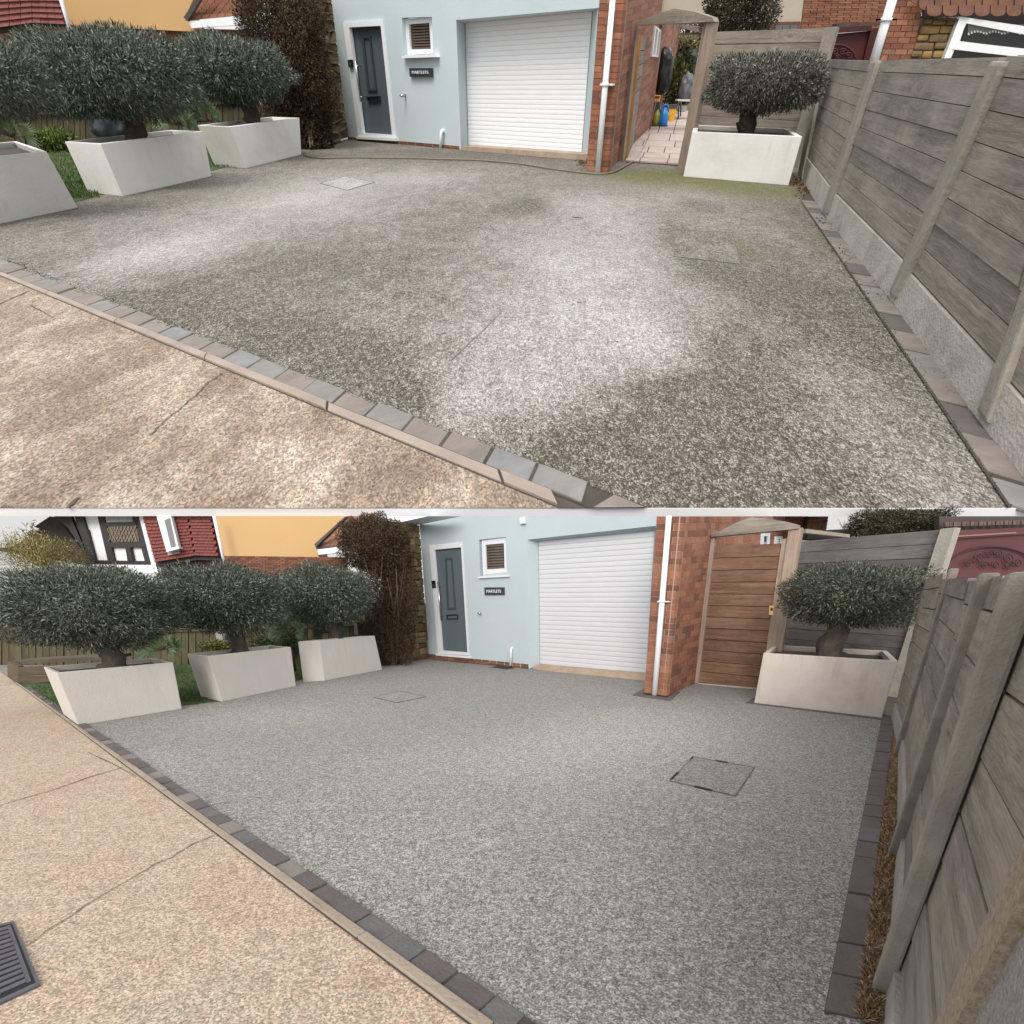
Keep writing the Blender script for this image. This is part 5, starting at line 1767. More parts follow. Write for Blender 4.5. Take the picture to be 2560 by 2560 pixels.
qB = dict(
    label='pale blue house with grey door and white roller garage, facing the clean lower driveway',
    base=[b2(585, 812), b2(1745, 924)],
    wall=[b2(585, 782), b2(1122, 864), b2(1113, 170), b2(1803, 95), (656.5, TOPB), (419, TOPB)], notch=(1, 2),
    garage=[b2(1122, 864), b2(1750, 912), b2(1803, 95), b2(1113, 170)],
    gdoor=[b2(1180, 836), b2(1752, 890), b2(1800, 122), b2(1172, 178)],
    win=[bc(1505, 690), bc(1793, 660), bc(1780, 268), bc(1492, 298)],
    wframe=[bc(1537, 672), bc(1792, 650), bc(1779, 282), bc(1520, 302)],
    glass=[bc(1573, 616), bc(1766, 604), bc(1758, 335), bc(1562, 352)],
    wsill=[bc(1484, 713), bc(1810, 694), bc(1805, 674), bc(1478, 692)],
    leaf=[bc(1098, 1486), bc(1367, 1508), bc(1298, 378), bc(1012, 405)],
    dframe=[bc(1050, 1520), bc(1385, 1538), bc(1310, 320), bc(957, 358)],
    dsill=[bc(1030, 1540), bc(1402, 1573), bc(1398, 1548), bc(1025, 1520)],
    panel=[bc(1150, 1048), bc(1242, 1044), bc(1200, 488), bc(1126, 492)],
    panel_in=[bc(1166, 1026), bc(1228, 1024), bc(1190, 508), bc(1142, 510)],
    lbox=[bc(1145, 1152), bc(1265, 1150), bc(1262, 1098), bc(1142, 1102)],
    lbox_in=[bc(1153, 1142), bc(1256, 1140), bc(1254, 1110), bc(1150, 1113)],
    handle=[bc(1050, 745), bc(1086, 1158)],
    bell=[bc(988, 816), bc(1024, 815), bc(1018, 736), bc(980, 738)],
    thresh=[b2(1140, 866), b2(1745, 937), b2(1748, 892), b2(1150, 842)],
    plinth=[bc(950, 1572), b2(1122, 864), b2(1120, 838), bc(950, 1525)],
    tap=bc(1512, 1087), pipe=[bc(1836, 1475), bc(1830, 1650)],
    pier=[bg(118, 1748), bg(330, 1782), (683.8, TOPB), (656.9, TOPB)],
    flank=[bg(330, 1782), bg(790, 1575), (722, TOPB), (683.8, TOPB)],
    rows=28, halves=16, merge=9)
root, HBw, FBw, SBw = house(W, qB)
drainpipe(W, 'white drainpipe on the brick corner of the clean lower driveway house', FBw, (669, TOPB), bg(215, 1792), 5.4, bg(297, 866), .05)
sign(W, HBw, [bc(1552, 891), bc(1763, 889), bc(1760, 808), bc(1548, 809)], [bc(1572, 866), bc(1728, 866), bc(1726, 834), bc(1572, 834)],
     'charcoal name plate reading MARTLETS beneath the window, lower driveway house')
wt = plain(W, 'white_plastic', (.72, .73, .74), var=.02, scale=2, rough=.35, bs=0)
o = HBw.box('alarm_box', [b2(1072, 85), b2(1098, 83), b2(1096, 50), b2(1070, 52)], .002, .05, wt)
setp(bevel(o, .006, 2), 'small white sensor box high on the blue wall, lower picture', 'sensor')
# eaves: white fascia and soffit
zs = HBw.st(bc(850, 135))[1]
sf = [W.G(q, zs) for q in (bc(850, 137), (466, TOPB), (438, TOPB), bc(600, 118), bc(395, 140), bc(600, 128))]
ev = thing(W, 'eaves', 'white eaves with fascia and soffit over the grey door, lower picture', 'eaves', sf[0])
put(W, 'soffit', [W.G(q, zs) for q in (bc(850, 137), (462, TOPB), (428, TOPB), bc(600, 119), bc(395, 140), bc(600, 150))], [(0, 1, 2, 3, 4, 5)], plain(W, 'white_soffit', (.70, .72, .73), var=.03, rough=.5, bs=0), ev, recalc=False)
fa, fb = W.G(bc(395, 140), zs), W.G(bc(600, 119), zs)
FW = Wall(W, Vector((fa.x, fa.y, 0)), Vector((fb.x, fb.y, 0)))
FW.poly('fascia', [bc(395, 139), bc(600, 117), (432, TOPB), (372, TOPB), bc(372, 62)], -.03, .004, wt, ev)
FW.poly('fascia_end', [bc(395, 139), bc(375, 148), bc(360, 75), bc(383, 72)], -.03, .012, wt, ev)

# rubble wall and bush
SWB = Wall(W, bc(690, 1612), bc(955, 1572))
rubble(W, SWB, [bc(500, 1600), bc(948, 1525), bc(852, 140), bc(470, 110)], 9, 20, 'brown rubble stone wall beside the grey front door, lower driveway', .03, 5,
       [(.16, .115, .055), (.21, .155, .08), (.12, .085, .04), (.26, .19, .10)])
plq = [SWB.P(q) for q in (bc(640, 1650), bc(955, 1578), bc(948, 1522), bc(640, 1590))]
pw = bpy.data.objects['stone_wall.001']
for i in range(7):
    for j in range(2):
        SWB.quad(cell(plq, (i + .04) / 7, (i + .96) / 7, (j + .06) / 2, (j + .94) / 2), -.02, .035, 'brick', brick_mat(W, .35), pw)
brown_bush(W, 'tall brown clipped bush between the olive and the front door, lower driveway', (375, 545), (33, 25), (388, 605), (27, 58), bc(560, 1640), 36000, 22, 2.0)

# planters and olives
PLB = [
    ('near white planter beside the road at the left of the clean lower driveway', b1(415, 1168), b1(982, 1080), b1(312, 886), b1(917, 826), b1(243, 853), 4),
    ('middle white planter of the left row, clean lower driveway', b1(1187, 1040), b1(1593, 958), b1(1125, 795), b1(1552, 745), b1(1012, 782), 2.6),
    ('far white planter nearest the front door, clean lower driveway', b1(1748, 928), b2(329, 868), b1(1706, 712), b2(303, 685), b1(1588, 716), 2.2),
    ('stained cream planter against the back fence beside the closed gate', b3(483, 1047), b3(1168, 1127), b3(535, 778), b3(1257, 822), b3(592, 735), 5)]
zb = []
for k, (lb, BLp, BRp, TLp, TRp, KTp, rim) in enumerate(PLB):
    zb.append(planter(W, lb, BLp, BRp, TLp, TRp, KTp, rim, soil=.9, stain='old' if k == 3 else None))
olive(W, 'big dark olive tree in the near left planter of the clean lower driveway', bl(618, 665), (81, 43), bl(780, 1058), zb[0][1], 17, 58000, (4.1, .95), 51, ex=2.6)
olive(W, 'middle olive tree of the left row, clean lower driveway', b1(1190, 490), (62, 37), b1(1290, 762), zb[1][1], 12, 42000, (3.5, .82), 52, ex=2.5)
olive(W, 'rounded olive tree nearest the front door, clean lower driveway', (323, 596), (49, 33), bp(1385, 1265), zb[2][1], 10, 34000, (3.0, .75), 53, ex=2.4)
olive(W, 'broad flat-topped olive with thick trunk beside the closed gate', br(575, 680), (70, 33), b3(900, 782), zb[3][1], 19, 34000, (3.5, .95), 54, ex=3.0,
      tone=((.016, .018, .012), (.064, .073, .048), (.20, .21, .15)))

# ---- closed gate
GW = Wall(W, bg(605, 1655), bg(1200, 1712))
gate = thing(W, 'gate', 'closed brown timber gate under a curved head board, clean lower driveway', 'gate', GW.P(bg(620, 1655)))
vfr = Matrix((UP, GW.n, UP.cross(GW.n))).transposed()
wp = wood_mat(W, 'post', 1, .7)
cg = [GW.P(q) for q in (bg(638, 1640), bg(1245, 1705), bg(1452, 300), bg(798, 330))]
gb = [0, 1]
boards(GW, gate, cg, 12, -.04, 0, wood_mat(W, 'brown', .9, .9), gap=.05, jit=.003)
GW.box('post', [bg(603, 1655), bg(640, 1656), bg(802, 240), bg(765, 240)], -.05, .03, wp, gate, frame=vfr)
GW.box('stile', [bg(1240, 1712), bg(1290, 1716), bg(1500, 256), bg(1450, 262)], -.05, .02, wp, gate, frame=vfr)
GW.box('post', [bg(1290, 1716), bg(1380, 1724), bg(1645, 150), bg(1512, 172)], -.06, .05, wp, gate, frame=vfr)
GW.poly('arch_board', [bg(765, 240), bg(1610, 160), bg(1612, 125), bg(1500, 95), bg(1330, 66), bg(1150, 48), bg(1000, 105), bg(860, 175), bg(765, 205)], -.03, .07, wood_mat(W, 'grey', 1, 1), gate)
brass = plain(W, 'brass', (.55, .38, .14), rough=.3, metal=1.0, bs=0)
lt = GW.box('latch', [bg(1320, 992), bg(1360, 994), bg(1368, 905), bg(1328, 905)], .0, .025, brass, gate)
GW.box('latch_knob', [bg(1335, 955), bg(1352, 955), bg(1354, 925), bg(1337, 925)], .02, .05, plain(W, 'dark_brass', (.10, .07, .03), rough=.4, metal=.8, bs=0), lt)
GW.box('bottom_strip', [bg(635, 1665), bg(1225, 1715), bg(1228, 1700), bg(638, 1652)], -.02, .02, plain(W, 'pale_threshold', (.42, .36, .31), var=.1, bs=.2), gate)
# flank continues beyond the gate: brick upper wall with two small windows
FW2 = Wall(W, SBw.o + SBw.e * SBw.L, SBw.o + SBw.e * SBw.L * 2.6)
fq = [FW2.P(q) for q in (bg(770, 480), bg(1640, 330), (803, TOPB), (717, TOPB))]
bh = thing(W, 'rear_wing', 'brick rear wing with white windows above the closed gate, lower picture', 'house', FW2.o)
brick_face(W, FW2, bh, fq, 6, 30, .05, .006, brick_mat(W), plain(W, 'pale_mortar', (.36, .27, .21), var=.15, scale=8, rough=1, bs=.3))
for (x0, x1, y0, y1) in ((1255, 1335, 205, 330), (1385, 1455, 235, 340)):
    o4 = [bg(x0, y1), bg(x1 - 8, y1), bg(x1, y0), bg(x0 + 8, y0)]
    i4 = [bg(x0 + 14, y1), bg(x1 - 24, y1), bg(x1 - 16, y0 + 28), bg(x0 + 22, y0 + 28)]
    wn_ = thing_part(W, 'window', FW2.P(o4[0]), bh)
    frame_ring(FW2, 'frame', o4, i4, -.02, .03, wt, wn_)
    FW2.box('pane', i4, -.01, .015, glass_mat(W, (.10, .11, .12)), wn_)

# ---- back fence
FBB = Wall(W, (776, 678), (897, 697))
fence_b = thing(W, 'fence', 'grey horizontal board fence behind the right olive, next to the closed gate', 'fence', FBB.P(b3(800, 1080)))
conc = plain(W, 'fence_post_concrete', (.33, .305, .255), var=.14, scale=7, rough=.92, bs=.5, fine=60, dirt=(.19, .17, .13))
cb = [FBB.P(q) for q in ((772, 677.4), (893, 696.4), b3(1482, 116), b3(733, 178))]
boards(FBB, fence_b, cb, 13, -.03, .0, wood_mat(W, 'dark', 1, 1))
FBB.box('post', [b3(1195, 1010), b3(1272, 1022), b3(1562, 104), b3(1484, 112)], -.03, .07, conc, fence_b, frame=Matrix((UP, FBB.n, UP.cross(FBB.n))).transposed())

flat_poly(W, 'shade_patch', [b3(1168, 1128), b3(1300, 1128), b3(1300, 990), b3(1180, 990)], .004, plain(W, 'dark_soil_and_shade', (.055, .042, .034), var=.4, scale=14, rough=1, bs=.8, fine=40))  # dark patch painted in for the shade behind the cream planter
rq = [FBB.P(q) for q in ((893, 697), (903, 698.5), (936, 566), (925, 565))]  # extra dark boards added to stand in for deep shade in this gap
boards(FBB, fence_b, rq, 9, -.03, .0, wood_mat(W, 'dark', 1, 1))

# ---- long fence on the right, seen along its length
fr_root = thing(W, 'fence', 'steep grey board fence with concrete posts at the right edge of the clean driveway', 'fence', W.G((889, 820)))
ps = [b3(1205, 1125), (894.6, 751), (891.2, 845), (878.5, 969), (838, 1150)]
pt_ = [(942, 571), (947.5, 568), (979.7, 573), (1007, 571.5), (1082, 585)]
bpairs = [(ps[0], ps[1], (947.0, 569), (940.5, 571)), (ps[1], ps[2], (981.5, 568.3), (951.5, 569.5)), (ps[2], ps[3], (1004, 567.2), (984.5, 568.5)), (ps[3], ps[4], (1090, 566), (1014, 569))]
P1_, P3_ = W.G(ps[1]), W.G(ps[3])
ps[4] = tuple(P3_ + (P3_ - P1_).normalized() * 1.3)
bpairs[3] = (ps[3], ps[4]) + bpairs[3][2:]
gbm = plain(W, 'gravel_board_concrete', (.33, .30, .26), var=.16, scale=5, rough=.95, bs=.6, fine=60, dirt=(.20, .18, .14))
for k, (p0, p1, p2, p3) in enumerate(bpairs):
    w_ = Wall(W, p0, p1)
    off = w_.n * -.03
    z0_, z1_ = w_.st(p3)[1], w_.st(p2)[1]
    ln = w_.L if k < 3 else 1.1
    if k == 3: z1_ = z0_ + .03
    c = [w_.o + off, w_.o + w_.e * ln + off, w_.o + w_.e * ln + UP * z1_ + off, w_.o + UP * z0_ + off]
    boards(w_, fr_root, cell(c, 0, 1, .12, 1), 8, -.04, 0, wood_mat(W, 'grey', .8, .8), heights=[1] * 7 + [.65], gap=.05, jit=.004)
    w_.quad(cell(c, 0, 1, -.02, .115), -.04, .012, 'gravel_board', gbm, fr_root)
conc2 = plain(W, 'fence_post_concrete_near', (.25, .225, .185), var=.2, scale=9, rough=.95, bs=.25, fine=140, dirt=(.16, .14, .11))
for k in range(1, 4):
    w_ = Wall(W, ps[k - 1], ps[k])
    fence_post(W, w_, ps[k], [(941, 569.5), (949.5, 568.5), (980, 573), (1009, 572)][k], -.05, -.03, .012, conc2, fr_root)
w4 = Wall(W, ps[3], ps[4])


def to_ground(b, t):
    return b + (t - b) * (-b.z / (t.z - b.z))


q4 = [w4.P(q) for q in (b6(1465, 1430), b6(1580, 1430), b6(1960, 690), b6(1960, 400))]
q4[0], q4[1] = to_ground(q4[0], q4[3]), to_ground(q4[1], q4[2])
w4.quad(q4, -.05, .0, 'post', plain(W, 'pebbled_tan_post', (.26, .205, .145), var=.35, scale=130, rough=.95, bs=.3, fine=300, dirt=(.17, .13, .085)), fr_root, frame=Matrix((UP, w4.n, UP.cross(w4.n))).transposed())
q5 = [q4[1] - w4.n * .012, q4[1] + w4.e * .35 - w4.n * .012, q4[2] + w4.e * .35 - w4.n * .012, q4[2] - w4.n * .012]
w4.quad(q5, -.04, .0, 'concrete_panel', plain(W, 'speckled_concrete', (.24, .22, .20), var=.45, scale=170, rough=.95, bs=.3, fine=350, dirt=(.13, .115, .10)), fr_root)

# ---- background right
yr = 8.6
mg = thing(W, 'maroon_gate', 'maroon wooden gate with scrolled ironwork behind the concrete post, lower picture', 'gate', W.Y(br(1600, 500), yr))
md = plain(W, 'maroon_paint', (.080, .015, .015), var=.12, scale=3, rough=.5, bs=.1, dirt=(.05, .012, .012))
dmd = plain(W, 'dark_maroon', (.055, .012, .012), rough=.5, bs=0)
yprism(W, 'panel', [br(1250, 560), br(2050, 560), br(2050, 150), br(1300, 190)], yr, .06, md, mg)
yprism(W, 'frame_rail', [br(1290, 222), br(2050, 172), br(2050, 122), br(1290, 150)], yr - .05, .05, md, mg)
yprism(W, 'frame_edge', [br(1290, 207), br(1870, 172), br(1870, 160), br(1290, 196)], yr - .07, .02, plain(W, 'pale_worn_edge', (.22, .12, .10), bs=0), mg)
ctr = br(1680, 480)
iron = plain(W, 'maroon_iron', (.035, .008, .010), rough=.4, bs=0)
arc = [W.Y((ctr[0] + 45 * math.cos(t), ctr[1] - 25.0 * math.sin(t)), yr - .04) for t in [k * math.pi / 20 for k in range(21)]]
tube(W, 'arch_rod', arc, .9 * W.px(arc[0]), iron, mg, n=6)
for dx, dy, rr_, fl in ((-24, -8, 5, 1), (-13, -13, 5.5, -1), (-3, -17, 5, 1), (6, -17, 5, -1), (15, -13, 5.5, 1), (25, -8, 5, -1), (-8, -6, 4.5, 1), (3, -6, 4.5, -1), (16, -5, 4, 1)):
    scroll(W, mg, (ctr[0] + dx, ctr[1] + dy), rr_, yr - .05, 1.4, fl, iron)
rt_ = thing(W, 'tiled_coping', 'row of dark brown tiles over the maroon gate, lower picture', 'tiles', W.Y(br(1600, 110), yr + .3))
tmd = plain(W, 'dark_brown_tile', (.12, .075, .06), var=.35, scale=8, rough=.9, bs=.4)
for i in range(22):
    x = 1300 + i * 34
    yprism(W, 'tile', [br(x, 118 - i * 1.0), br(x + 30, 117 - i * 1.0), br(x + 30, 80 - i * .9), br(x, 82 - i * .9)], yr + .2 + (i % 2) * .02, .05, tmd, rt_)
yprism(W, 'backing', [br(1250, 190), br(2050, 175), br(2050, 34), br(1250, 34)], yr + .35, .1, plain(W, 'dark_soffit', (.05, .04, .035), bs=0), rt_)
con = shrub(W, 'dark clipped conifer behind the back fence of the lower driveway', br(925, 110), (42, 12.5), 9.6, 26000, 2.4, leaf_mat(W, 'dark_conifer_needle', (.008, .010, .004), (.035, .034, .014), (.085, .075, .03)), 61, 'conifer', 'tree', ex=5, depth=.6, shell=.25, up=0)
nbw = thing(W, 'brick_house', 'brick house corner with dark downpipe behind the gate, lower picture', 'house', W.Y(br(260, 200), 11))
ybricks(W, nbw, [br(-200, 215), br(330, 215), (784 + 358 * .1242, TOPB), (770, TOPB)], 7, 12, 11, brick_mat(W, .25), plain(W, 'pale_mortar', (.36, .27, .21), var=.15, scale=8, rough=1, bs=.3), .02)
yprism(W, 'downpipe', [br(150, 220), br(172, 220), br(195, 34), br(176, 34)], 10.85, .06, plain(W, 'black_pipe', (.012, .011, .012), rough=.4, bs=0), nbw)
pg = thing(W, 'pergola', 'grey pergola beam behind the closed gate and back fence, lower picture', 'pergola', W.Y(br(300, 200), 9.2))
yprism(W, 'beam', [br(170, 168), br(530, 205), br(530, 180), br(185, 135)], 9.2, .1, wood_mat(W, 'grey', 1, 1), pg)
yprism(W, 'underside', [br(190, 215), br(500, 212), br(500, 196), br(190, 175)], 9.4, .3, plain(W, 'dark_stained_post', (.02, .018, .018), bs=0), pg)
roofd = setp(yprism(W, 'distant_roof', [br(340, 190), br(590, 190), br(578, 132), br(345, 145)], 12, .3, plain(W, 'grey_slate', (.20, .19, .19), var=.2, scale=4)), 'distant grey roof between brick house and conifer, lower picture', 'roof')
bt = thing(W, 'bare_tree', 'fine bare tree against the sky beside the conifer, lower picture', 'tree', W.Y(br(520, 190), 12.5))
bark = plain(W, 'twig_bark', (.12, .085, .065), var=.4, scale=12, rough=.95, bs=0)
rb_ = random.Random(2)
for i in range(9):
    x = 430 + i * 17
    tube(W, 'branch', [W.Y(br(500, 190), 12.5), W.Y(br((x + 500) / 2, 120), 12.5), W.Y(br(x + rb_.uniform(-15, 15), 50 + rb_.uniform(0, 40)), 12.5)], [.006, .005, .003], bark, bt, n=4)

# ---- background left: houses beyond the garden
y0 = 10.2
rwB = Wall(W, Vector((0, y0, 0)), Vector((1, y0, 0)))
ht = thing(W, 'half_timbered_house', 'white half-timbered house with black beams and a dark gable, lower picture', 'house', W.Y(bl(800, 430), y0))
yprism(W, 'wall', [bl(1085, 425), (140, TOPB), (68, TOPB), bl(640, 372)], y0, .3,
       plain(W, 'white_render_wall', (.78, .78, .78), var=.03, rough=.9, bs=.1), ht)
ink = plain(W, 'black_beam', (.012, .012, .013), var=.2, rough=.6, bs=0)


def beam(pxs, dy=.06, nm='beam'): yprism(W, nm, pxs, y0 - dy, dy * .9, ink, ht)


beam([bl(660, 358), bl(1040, 360), bl(1036, 338), bl(650, 332)])
beam([bl(745, 345), bl(790, 345), bl(720, 29), bl(672, 29)])
beam([bl(1000, 345), bl(1042, 345), bl(962, 29), bl(915, 29)])
beam([bl(755, 244), bl(1010, 244), bl(1000, 208), bl(745, 208)], .07)
beam([bl(880, 340), bl(918, 340), bl(895, 240), bl(862, 240)], .08)
beam([bl(730, 100), bl(940, 92), bl(932, 66), bl(722, 72)], .08)
beam([bl(610, 320), bl(660, 345), bl(570, 29), bl(515, 29)])
beam([bl(590, 300), bl(606, 305), bl(485, 29), bl(462, 29)])
beam([bl(640, 345), bl(662, 350), bl(600, 120), bl(585, 120)], .07)
gw = thing_part(W, 'window', W.Y(bl(850, 200), y0), ht)
yprism(W, 'pane', [bl(772, 206), bl(962, 206), bl(938, 88), bl(742, 92)], y0 - .07, .02, glass_mat(W, (.12, .085, .055)), gw)
yprism(W, 'pane', [bl(738, 80), bl(918, 74), bl(908, 31), bl(726, 31)], y0 - .07, .02, plain(W, 'leaded_glass', (.30, .30, .30), var=.2, scale=20, rough=.2, bs=0), gw)
lead = plain(W, 'lead_came', (.22, .18, .13), rough=.6, bs=0)
for i in range(9):
    x = 745 + i * 24
    yprism(W, 'lead', [bl(x, 204), bl(x + 4, 204), bl(x + 52, 96), bl(x + 48, 96)] if i < 7 else [bl(x - 30, 204), bl(x - 26, 204), bl(x - 2, 150), bl(x - 6, 150)], y0 - .085, .01, lead, gw)
    yprism(W, 'lead', [bl(x + 24, 200), bl(x + 28, 200), bl(x - 4, 110), bl(x - 8, 110)] if i < 8 else [bl(940, 200), bl(944, 200), bl(920, 120), bl(916, 120)], y0 - .085, .01, lead, gw)
yprism(W, 'roof_edge', [bl(645, 375), bl(668, 350), bl(500, 29), bl(370, 29), bl(470, 110), bl(560, 240)], y0 - .02, .05, plain(W, 'dark_gable', (.03, .026, .022), var=.3, bs=0), ht)
yprism(W, 'roof', [bl(-60, 260), bl(660, 380), bl(520, 200), bl(400, 60), bl(345, 29), bl(235, 102), bl(270, 115), bl(110, 230)], y0 + .4, .2, plain(W, 'dark_roof_tile', (.055, .045, .035), var=.35, scale=10, rough=.95, bs=.4), ht)
yprism(W, 'base_band', [bl(640, 372), bl(1110, 430), bl(1110, 366), bl(640, 362)], y0 - .05, .1, plain(W, 'white_render_wall', (.78, .78, .78), var=.03, rough=.9, bs=.1), ht)
yprism(W, 'barge_board', [bl(1060, 425), bl(1092, 425), bl(990, 29), bl(958, 29)], y0 - .12, .1, wt, ht)
th = thing(W, 'tile_hung_house', 'red tile-hung bay with white window left of the orange wall, lower picture', 'house', W.Y(bl(1250, 350), y0 - .2))
rm = plain(W, 'red_hung_tile', (.20, .055, .045), var=.22, scale=6, rough=.8, bs=.3, dirt=(.13, .042, .036))
rr = random.Random(5)
for (c4, n, m) in (([bl(1075, 346), bl(1358, 300), bl(1310, 29), bl(990, 29)], 11, 13), ([bl(1358, 300), bl(1512, 304), bl(1466, 29), bl(1310, 29)], 6, 13)):
    ce = [W.Y(q, y0 - .2) for q in c4]
    for j in range(m):
        for i in range(n):
            off = .5 / n * (j % 2)
            q = cell(ce, max(0, i / n + .003 - off), min(1, (i + 1) / n - .003 - off), j / m, min(1, (j + 1) / m + .008))
            q = [q[0] - Vector((0, .03, 0)), q[1] - Vector((0, .03, 0)), q[2], q[3]]
            rwB.quad(q, -.03, .01 + rr.uniform(0, .006), 'hung_tile', rm, th)
yprism(W, 'backing', [bl(1078, 340), bl(1358, 298), bl(1508, 300), bl(1464, 30), bl(995, 30)], y0 - .16, .1, rm, th)
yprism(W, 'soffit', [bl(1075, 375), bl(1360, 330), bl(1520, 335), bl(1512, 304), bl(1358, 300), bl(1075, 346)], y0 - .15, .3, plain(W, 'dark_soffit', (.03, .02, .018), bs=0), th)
yprism(W, 'brick_base', [bl(1075, 470), bl(1560, 470), bl(1545, 300), bl(1100, 350)], y0 + .1, .2, brick_mat(W, .5), th)
tw_ = thing_part(W, 'window', W.Y(bl(1170, 200), y0 - .3), th)
yprism(W, 'frame', [bl(1148, 271), bl(1232, 243), bl(1180, 29), bl(1080, 29)], y0 - .34, .08, wt, tw_)
yprism(W, 'pane', [bl(1180, 246), bl(1214, 238), bl(1172, 40), bl(1134, 56)], y0 - .345, .02, glass_mat(W, (.16, .165, .17)), tw_)
yprism(W, 'sill', [bl(1150, 276), bl(1238, 252), bl(1236, 240), bl(1146, 264)], y0 - .40, .1, wt, tw_)
yprism(W, 'apron', [bl(1160, 300), bl(1240, 285), bl(1236, 254), bl(1155, 278)], y0 - .27, .04, plain(W, 'grey_lead_apron', (.28, .27, .27), bs=0), tw_)
oh = thing(W, 'orange_house', 'orange rendered house with brick base behind the olives, lower picture', 'house', W.Y(bp(700, 450), y0 - .4))
org = plain(W, 'orange_render', (.52, .33, .15), var=.03, scale=1.0, rough=.9, bs=.15)
yprism(W, 'wall', [bp(235, 441), bp(1195, 462), bp(1165, 320), (347, TOPB), (214.5, TOPB)], y0 - .4, .5, org, oh)
ybricks(W, oh, [bp(230, 660), bp(1480, 660), bp(1480, 455), bp(235, 440)], 12, 44, y0 - .45, brick_mat(W, .35), plain(W, 'dark_mortar_band', (.15, .085, .065), bs=.2), .012)
dpw = Wall(W, Vector((0, y0 - .7, 0)), Vector((1, y0 - .7, 0)))
drainpipe(W, 'white drainpipe between the red tiles and the orange wall, lower picture', dpw, bp(140, 42), bp(248, 530), 2.8, None, 0)
rf = thing(W, 'porch_roof', 'brown tiled lean-to roof with white fascia beside the brown bush, lower picture', 'roof', W.Y(bp(1400, 330), y0 - 1))
rt = plain(W, 'brown_roof_tile', (.235, .115, .07), var=.3, scale=5, rough=.85, bs=.4, dirt=(.15, .075, .05))
nrow = 14
for j in range(nrow):
    b0, b1_ = j / nrow, (j + 1) / nrow
    yy0, yy1 = 352 - (352 - 42) * b0, 352 - (352 - 42) * b1_
    xl0, xl1 = 1170 + (1485 - 1170) * b0, 1170 + (1485 - 1170) * b1_
    n = 14 - int(7 * b0)
    for i in range(n):
        f0, f1 = i / n + .003, (i + 1) / n - .003
        sl = lambda f, y: bp(f, y - (f - 1170) * .045 * (1 - b0))
        q = [sl(xl0 + (1780 - xl0) * f0, yy0), sl(xl0 + (1780 - xl0) * f1, yy0), sl(xl1 + (1780 - xl1) * f1, yy1 - 2), sl(xl1 + (1780 - xl1) * f0, yy1 - 2)]
        q = [(u_, max(v_, TOPB)) for u_, v_ in q]
        if q[0][1] - q[3][1] < .3: continue
        c = [W.Y(p_, y0 - 1.0 + j * .05) for p_ in q]
        c[0] -= Vector((0, .02, 0)); c[1] -= Vector((0, .02, 0))
        rwB.quad(c, -.02, .008 + rr.uniform(0, .006), 'roof_tile', rt, rf)
yprism(W, 'fascia', [bp(1192, 430), bp(1460, 405), bp(1460, 342), bp(1180, 378)], y0 - 1.1, .06, wt, rf)
yprism(W, 'verge', [bp(1150, 325), bp(1166, 352), bp(1478, 46), bp(1462, 42)], y0 - 1.12, .1, plain(W, 'dark_verge', (.06, .05, .045), bs=0), rf)
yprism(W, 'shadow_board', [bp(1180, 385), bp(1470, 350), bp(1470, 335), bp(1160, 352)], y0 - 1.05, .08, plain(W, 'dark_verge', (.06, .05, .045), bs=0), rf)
# bamboo and yellow foliage, timber bed, fence, palms
bam = leaf_mat(W, 'yellow_bamboo_leaf', (.09, .075, .02), (.24, .19, .065), (.36, .31, .13))
shrub(W, 'yellow bamboo clump behind the near left olive, lower picture', bl(290, 330), (44, 24), 9.5, 9000, 2.6, bam, 71, 'bamboo', 'bamboo', ex=2.6, shell=.45, ar=.25, up=.9)
bb = thing(W, 'bamboo_canes', 'thin tall bamboo canes rising into the sky at the far left, lower picture', 'bamboo', W.Y(bl(180, 400), 9.4))
for i, (x0_, x1_, yt) in enumerate(((190, 215, 60), (215, 230, 110), (160, 185, 90), (120, 95, 160), (240, 250, 120), (75, 60, 200))):
    p0_, p1_ = W.Y(bl(x0_, 330), 9.4), W.Y(bl(x1_, yt), 9.4)
    tube(W, 'cane', [p0_, p0_.lerp(p1_, .5) + Vector((.01, 0, 0)), p1_], [.006, .005, .002], plain(W, 'cane', (.30, .24, .12), bs=0), bb, n=4)
    n_ = 40
    rg = np.random.default_rng(i)
    tt = rg.uniform(.1, 1, n_)[:, None]
    Pn = np.array(p0_) * (1 - tt) + np.array(p1_) * tt
    Dn = rg.normal(size=(n_, 3)) + np.array([0, 0, -.4])
    leaves(W, 'cane_leaf', Pn, Dn, .10, .018, bam, bb, i)
bam2 = leaf_mat(W, 'dry_grass_blade', (.05, .042, .015), (.13, .105, .04), (.22, .18, .08))
rg = np.random.default_rng(3)
n_ = 2600
P = np.array([tuple(W.G((rg.uniform(8, 110), rg.uniform(652, 655)), .12)) for _ in range(n_)])
P[:, 2] += rg.uniform(0, .25, n_)
D = np.stack([rg.normal(size=n_) * .35, rg.normal(size=n_) * .2, np.ones(n_)], 1)
o = leaves(W, 'ornamental_grass', P, D, .36, .014, bam2, None, 3, kind='stuff')
setp(o, 'dry ornamental grass growing behind the timber edged bed, lower picture', 'ornamental grass')
tbr = thing(W, 'raised_bed', 'dark timber sleeper edge of the raised bed behind the near left planter', 'raised bed', W.G(b1(170, 945)))
sl_ = wood_mat(W, 'sleeper', .8, .6)
ybed = W.G(b1(180, 942)).y
for j, (ya, yb_) in enumerate(((942, 900), (898, 855))):
    yprism(W, 'sleeper', [b1(98, ya), b1(420, ya - 12), b1(420, yb_ - 14), b1(98, yb_)], ybed, .10, sl_, tbr)
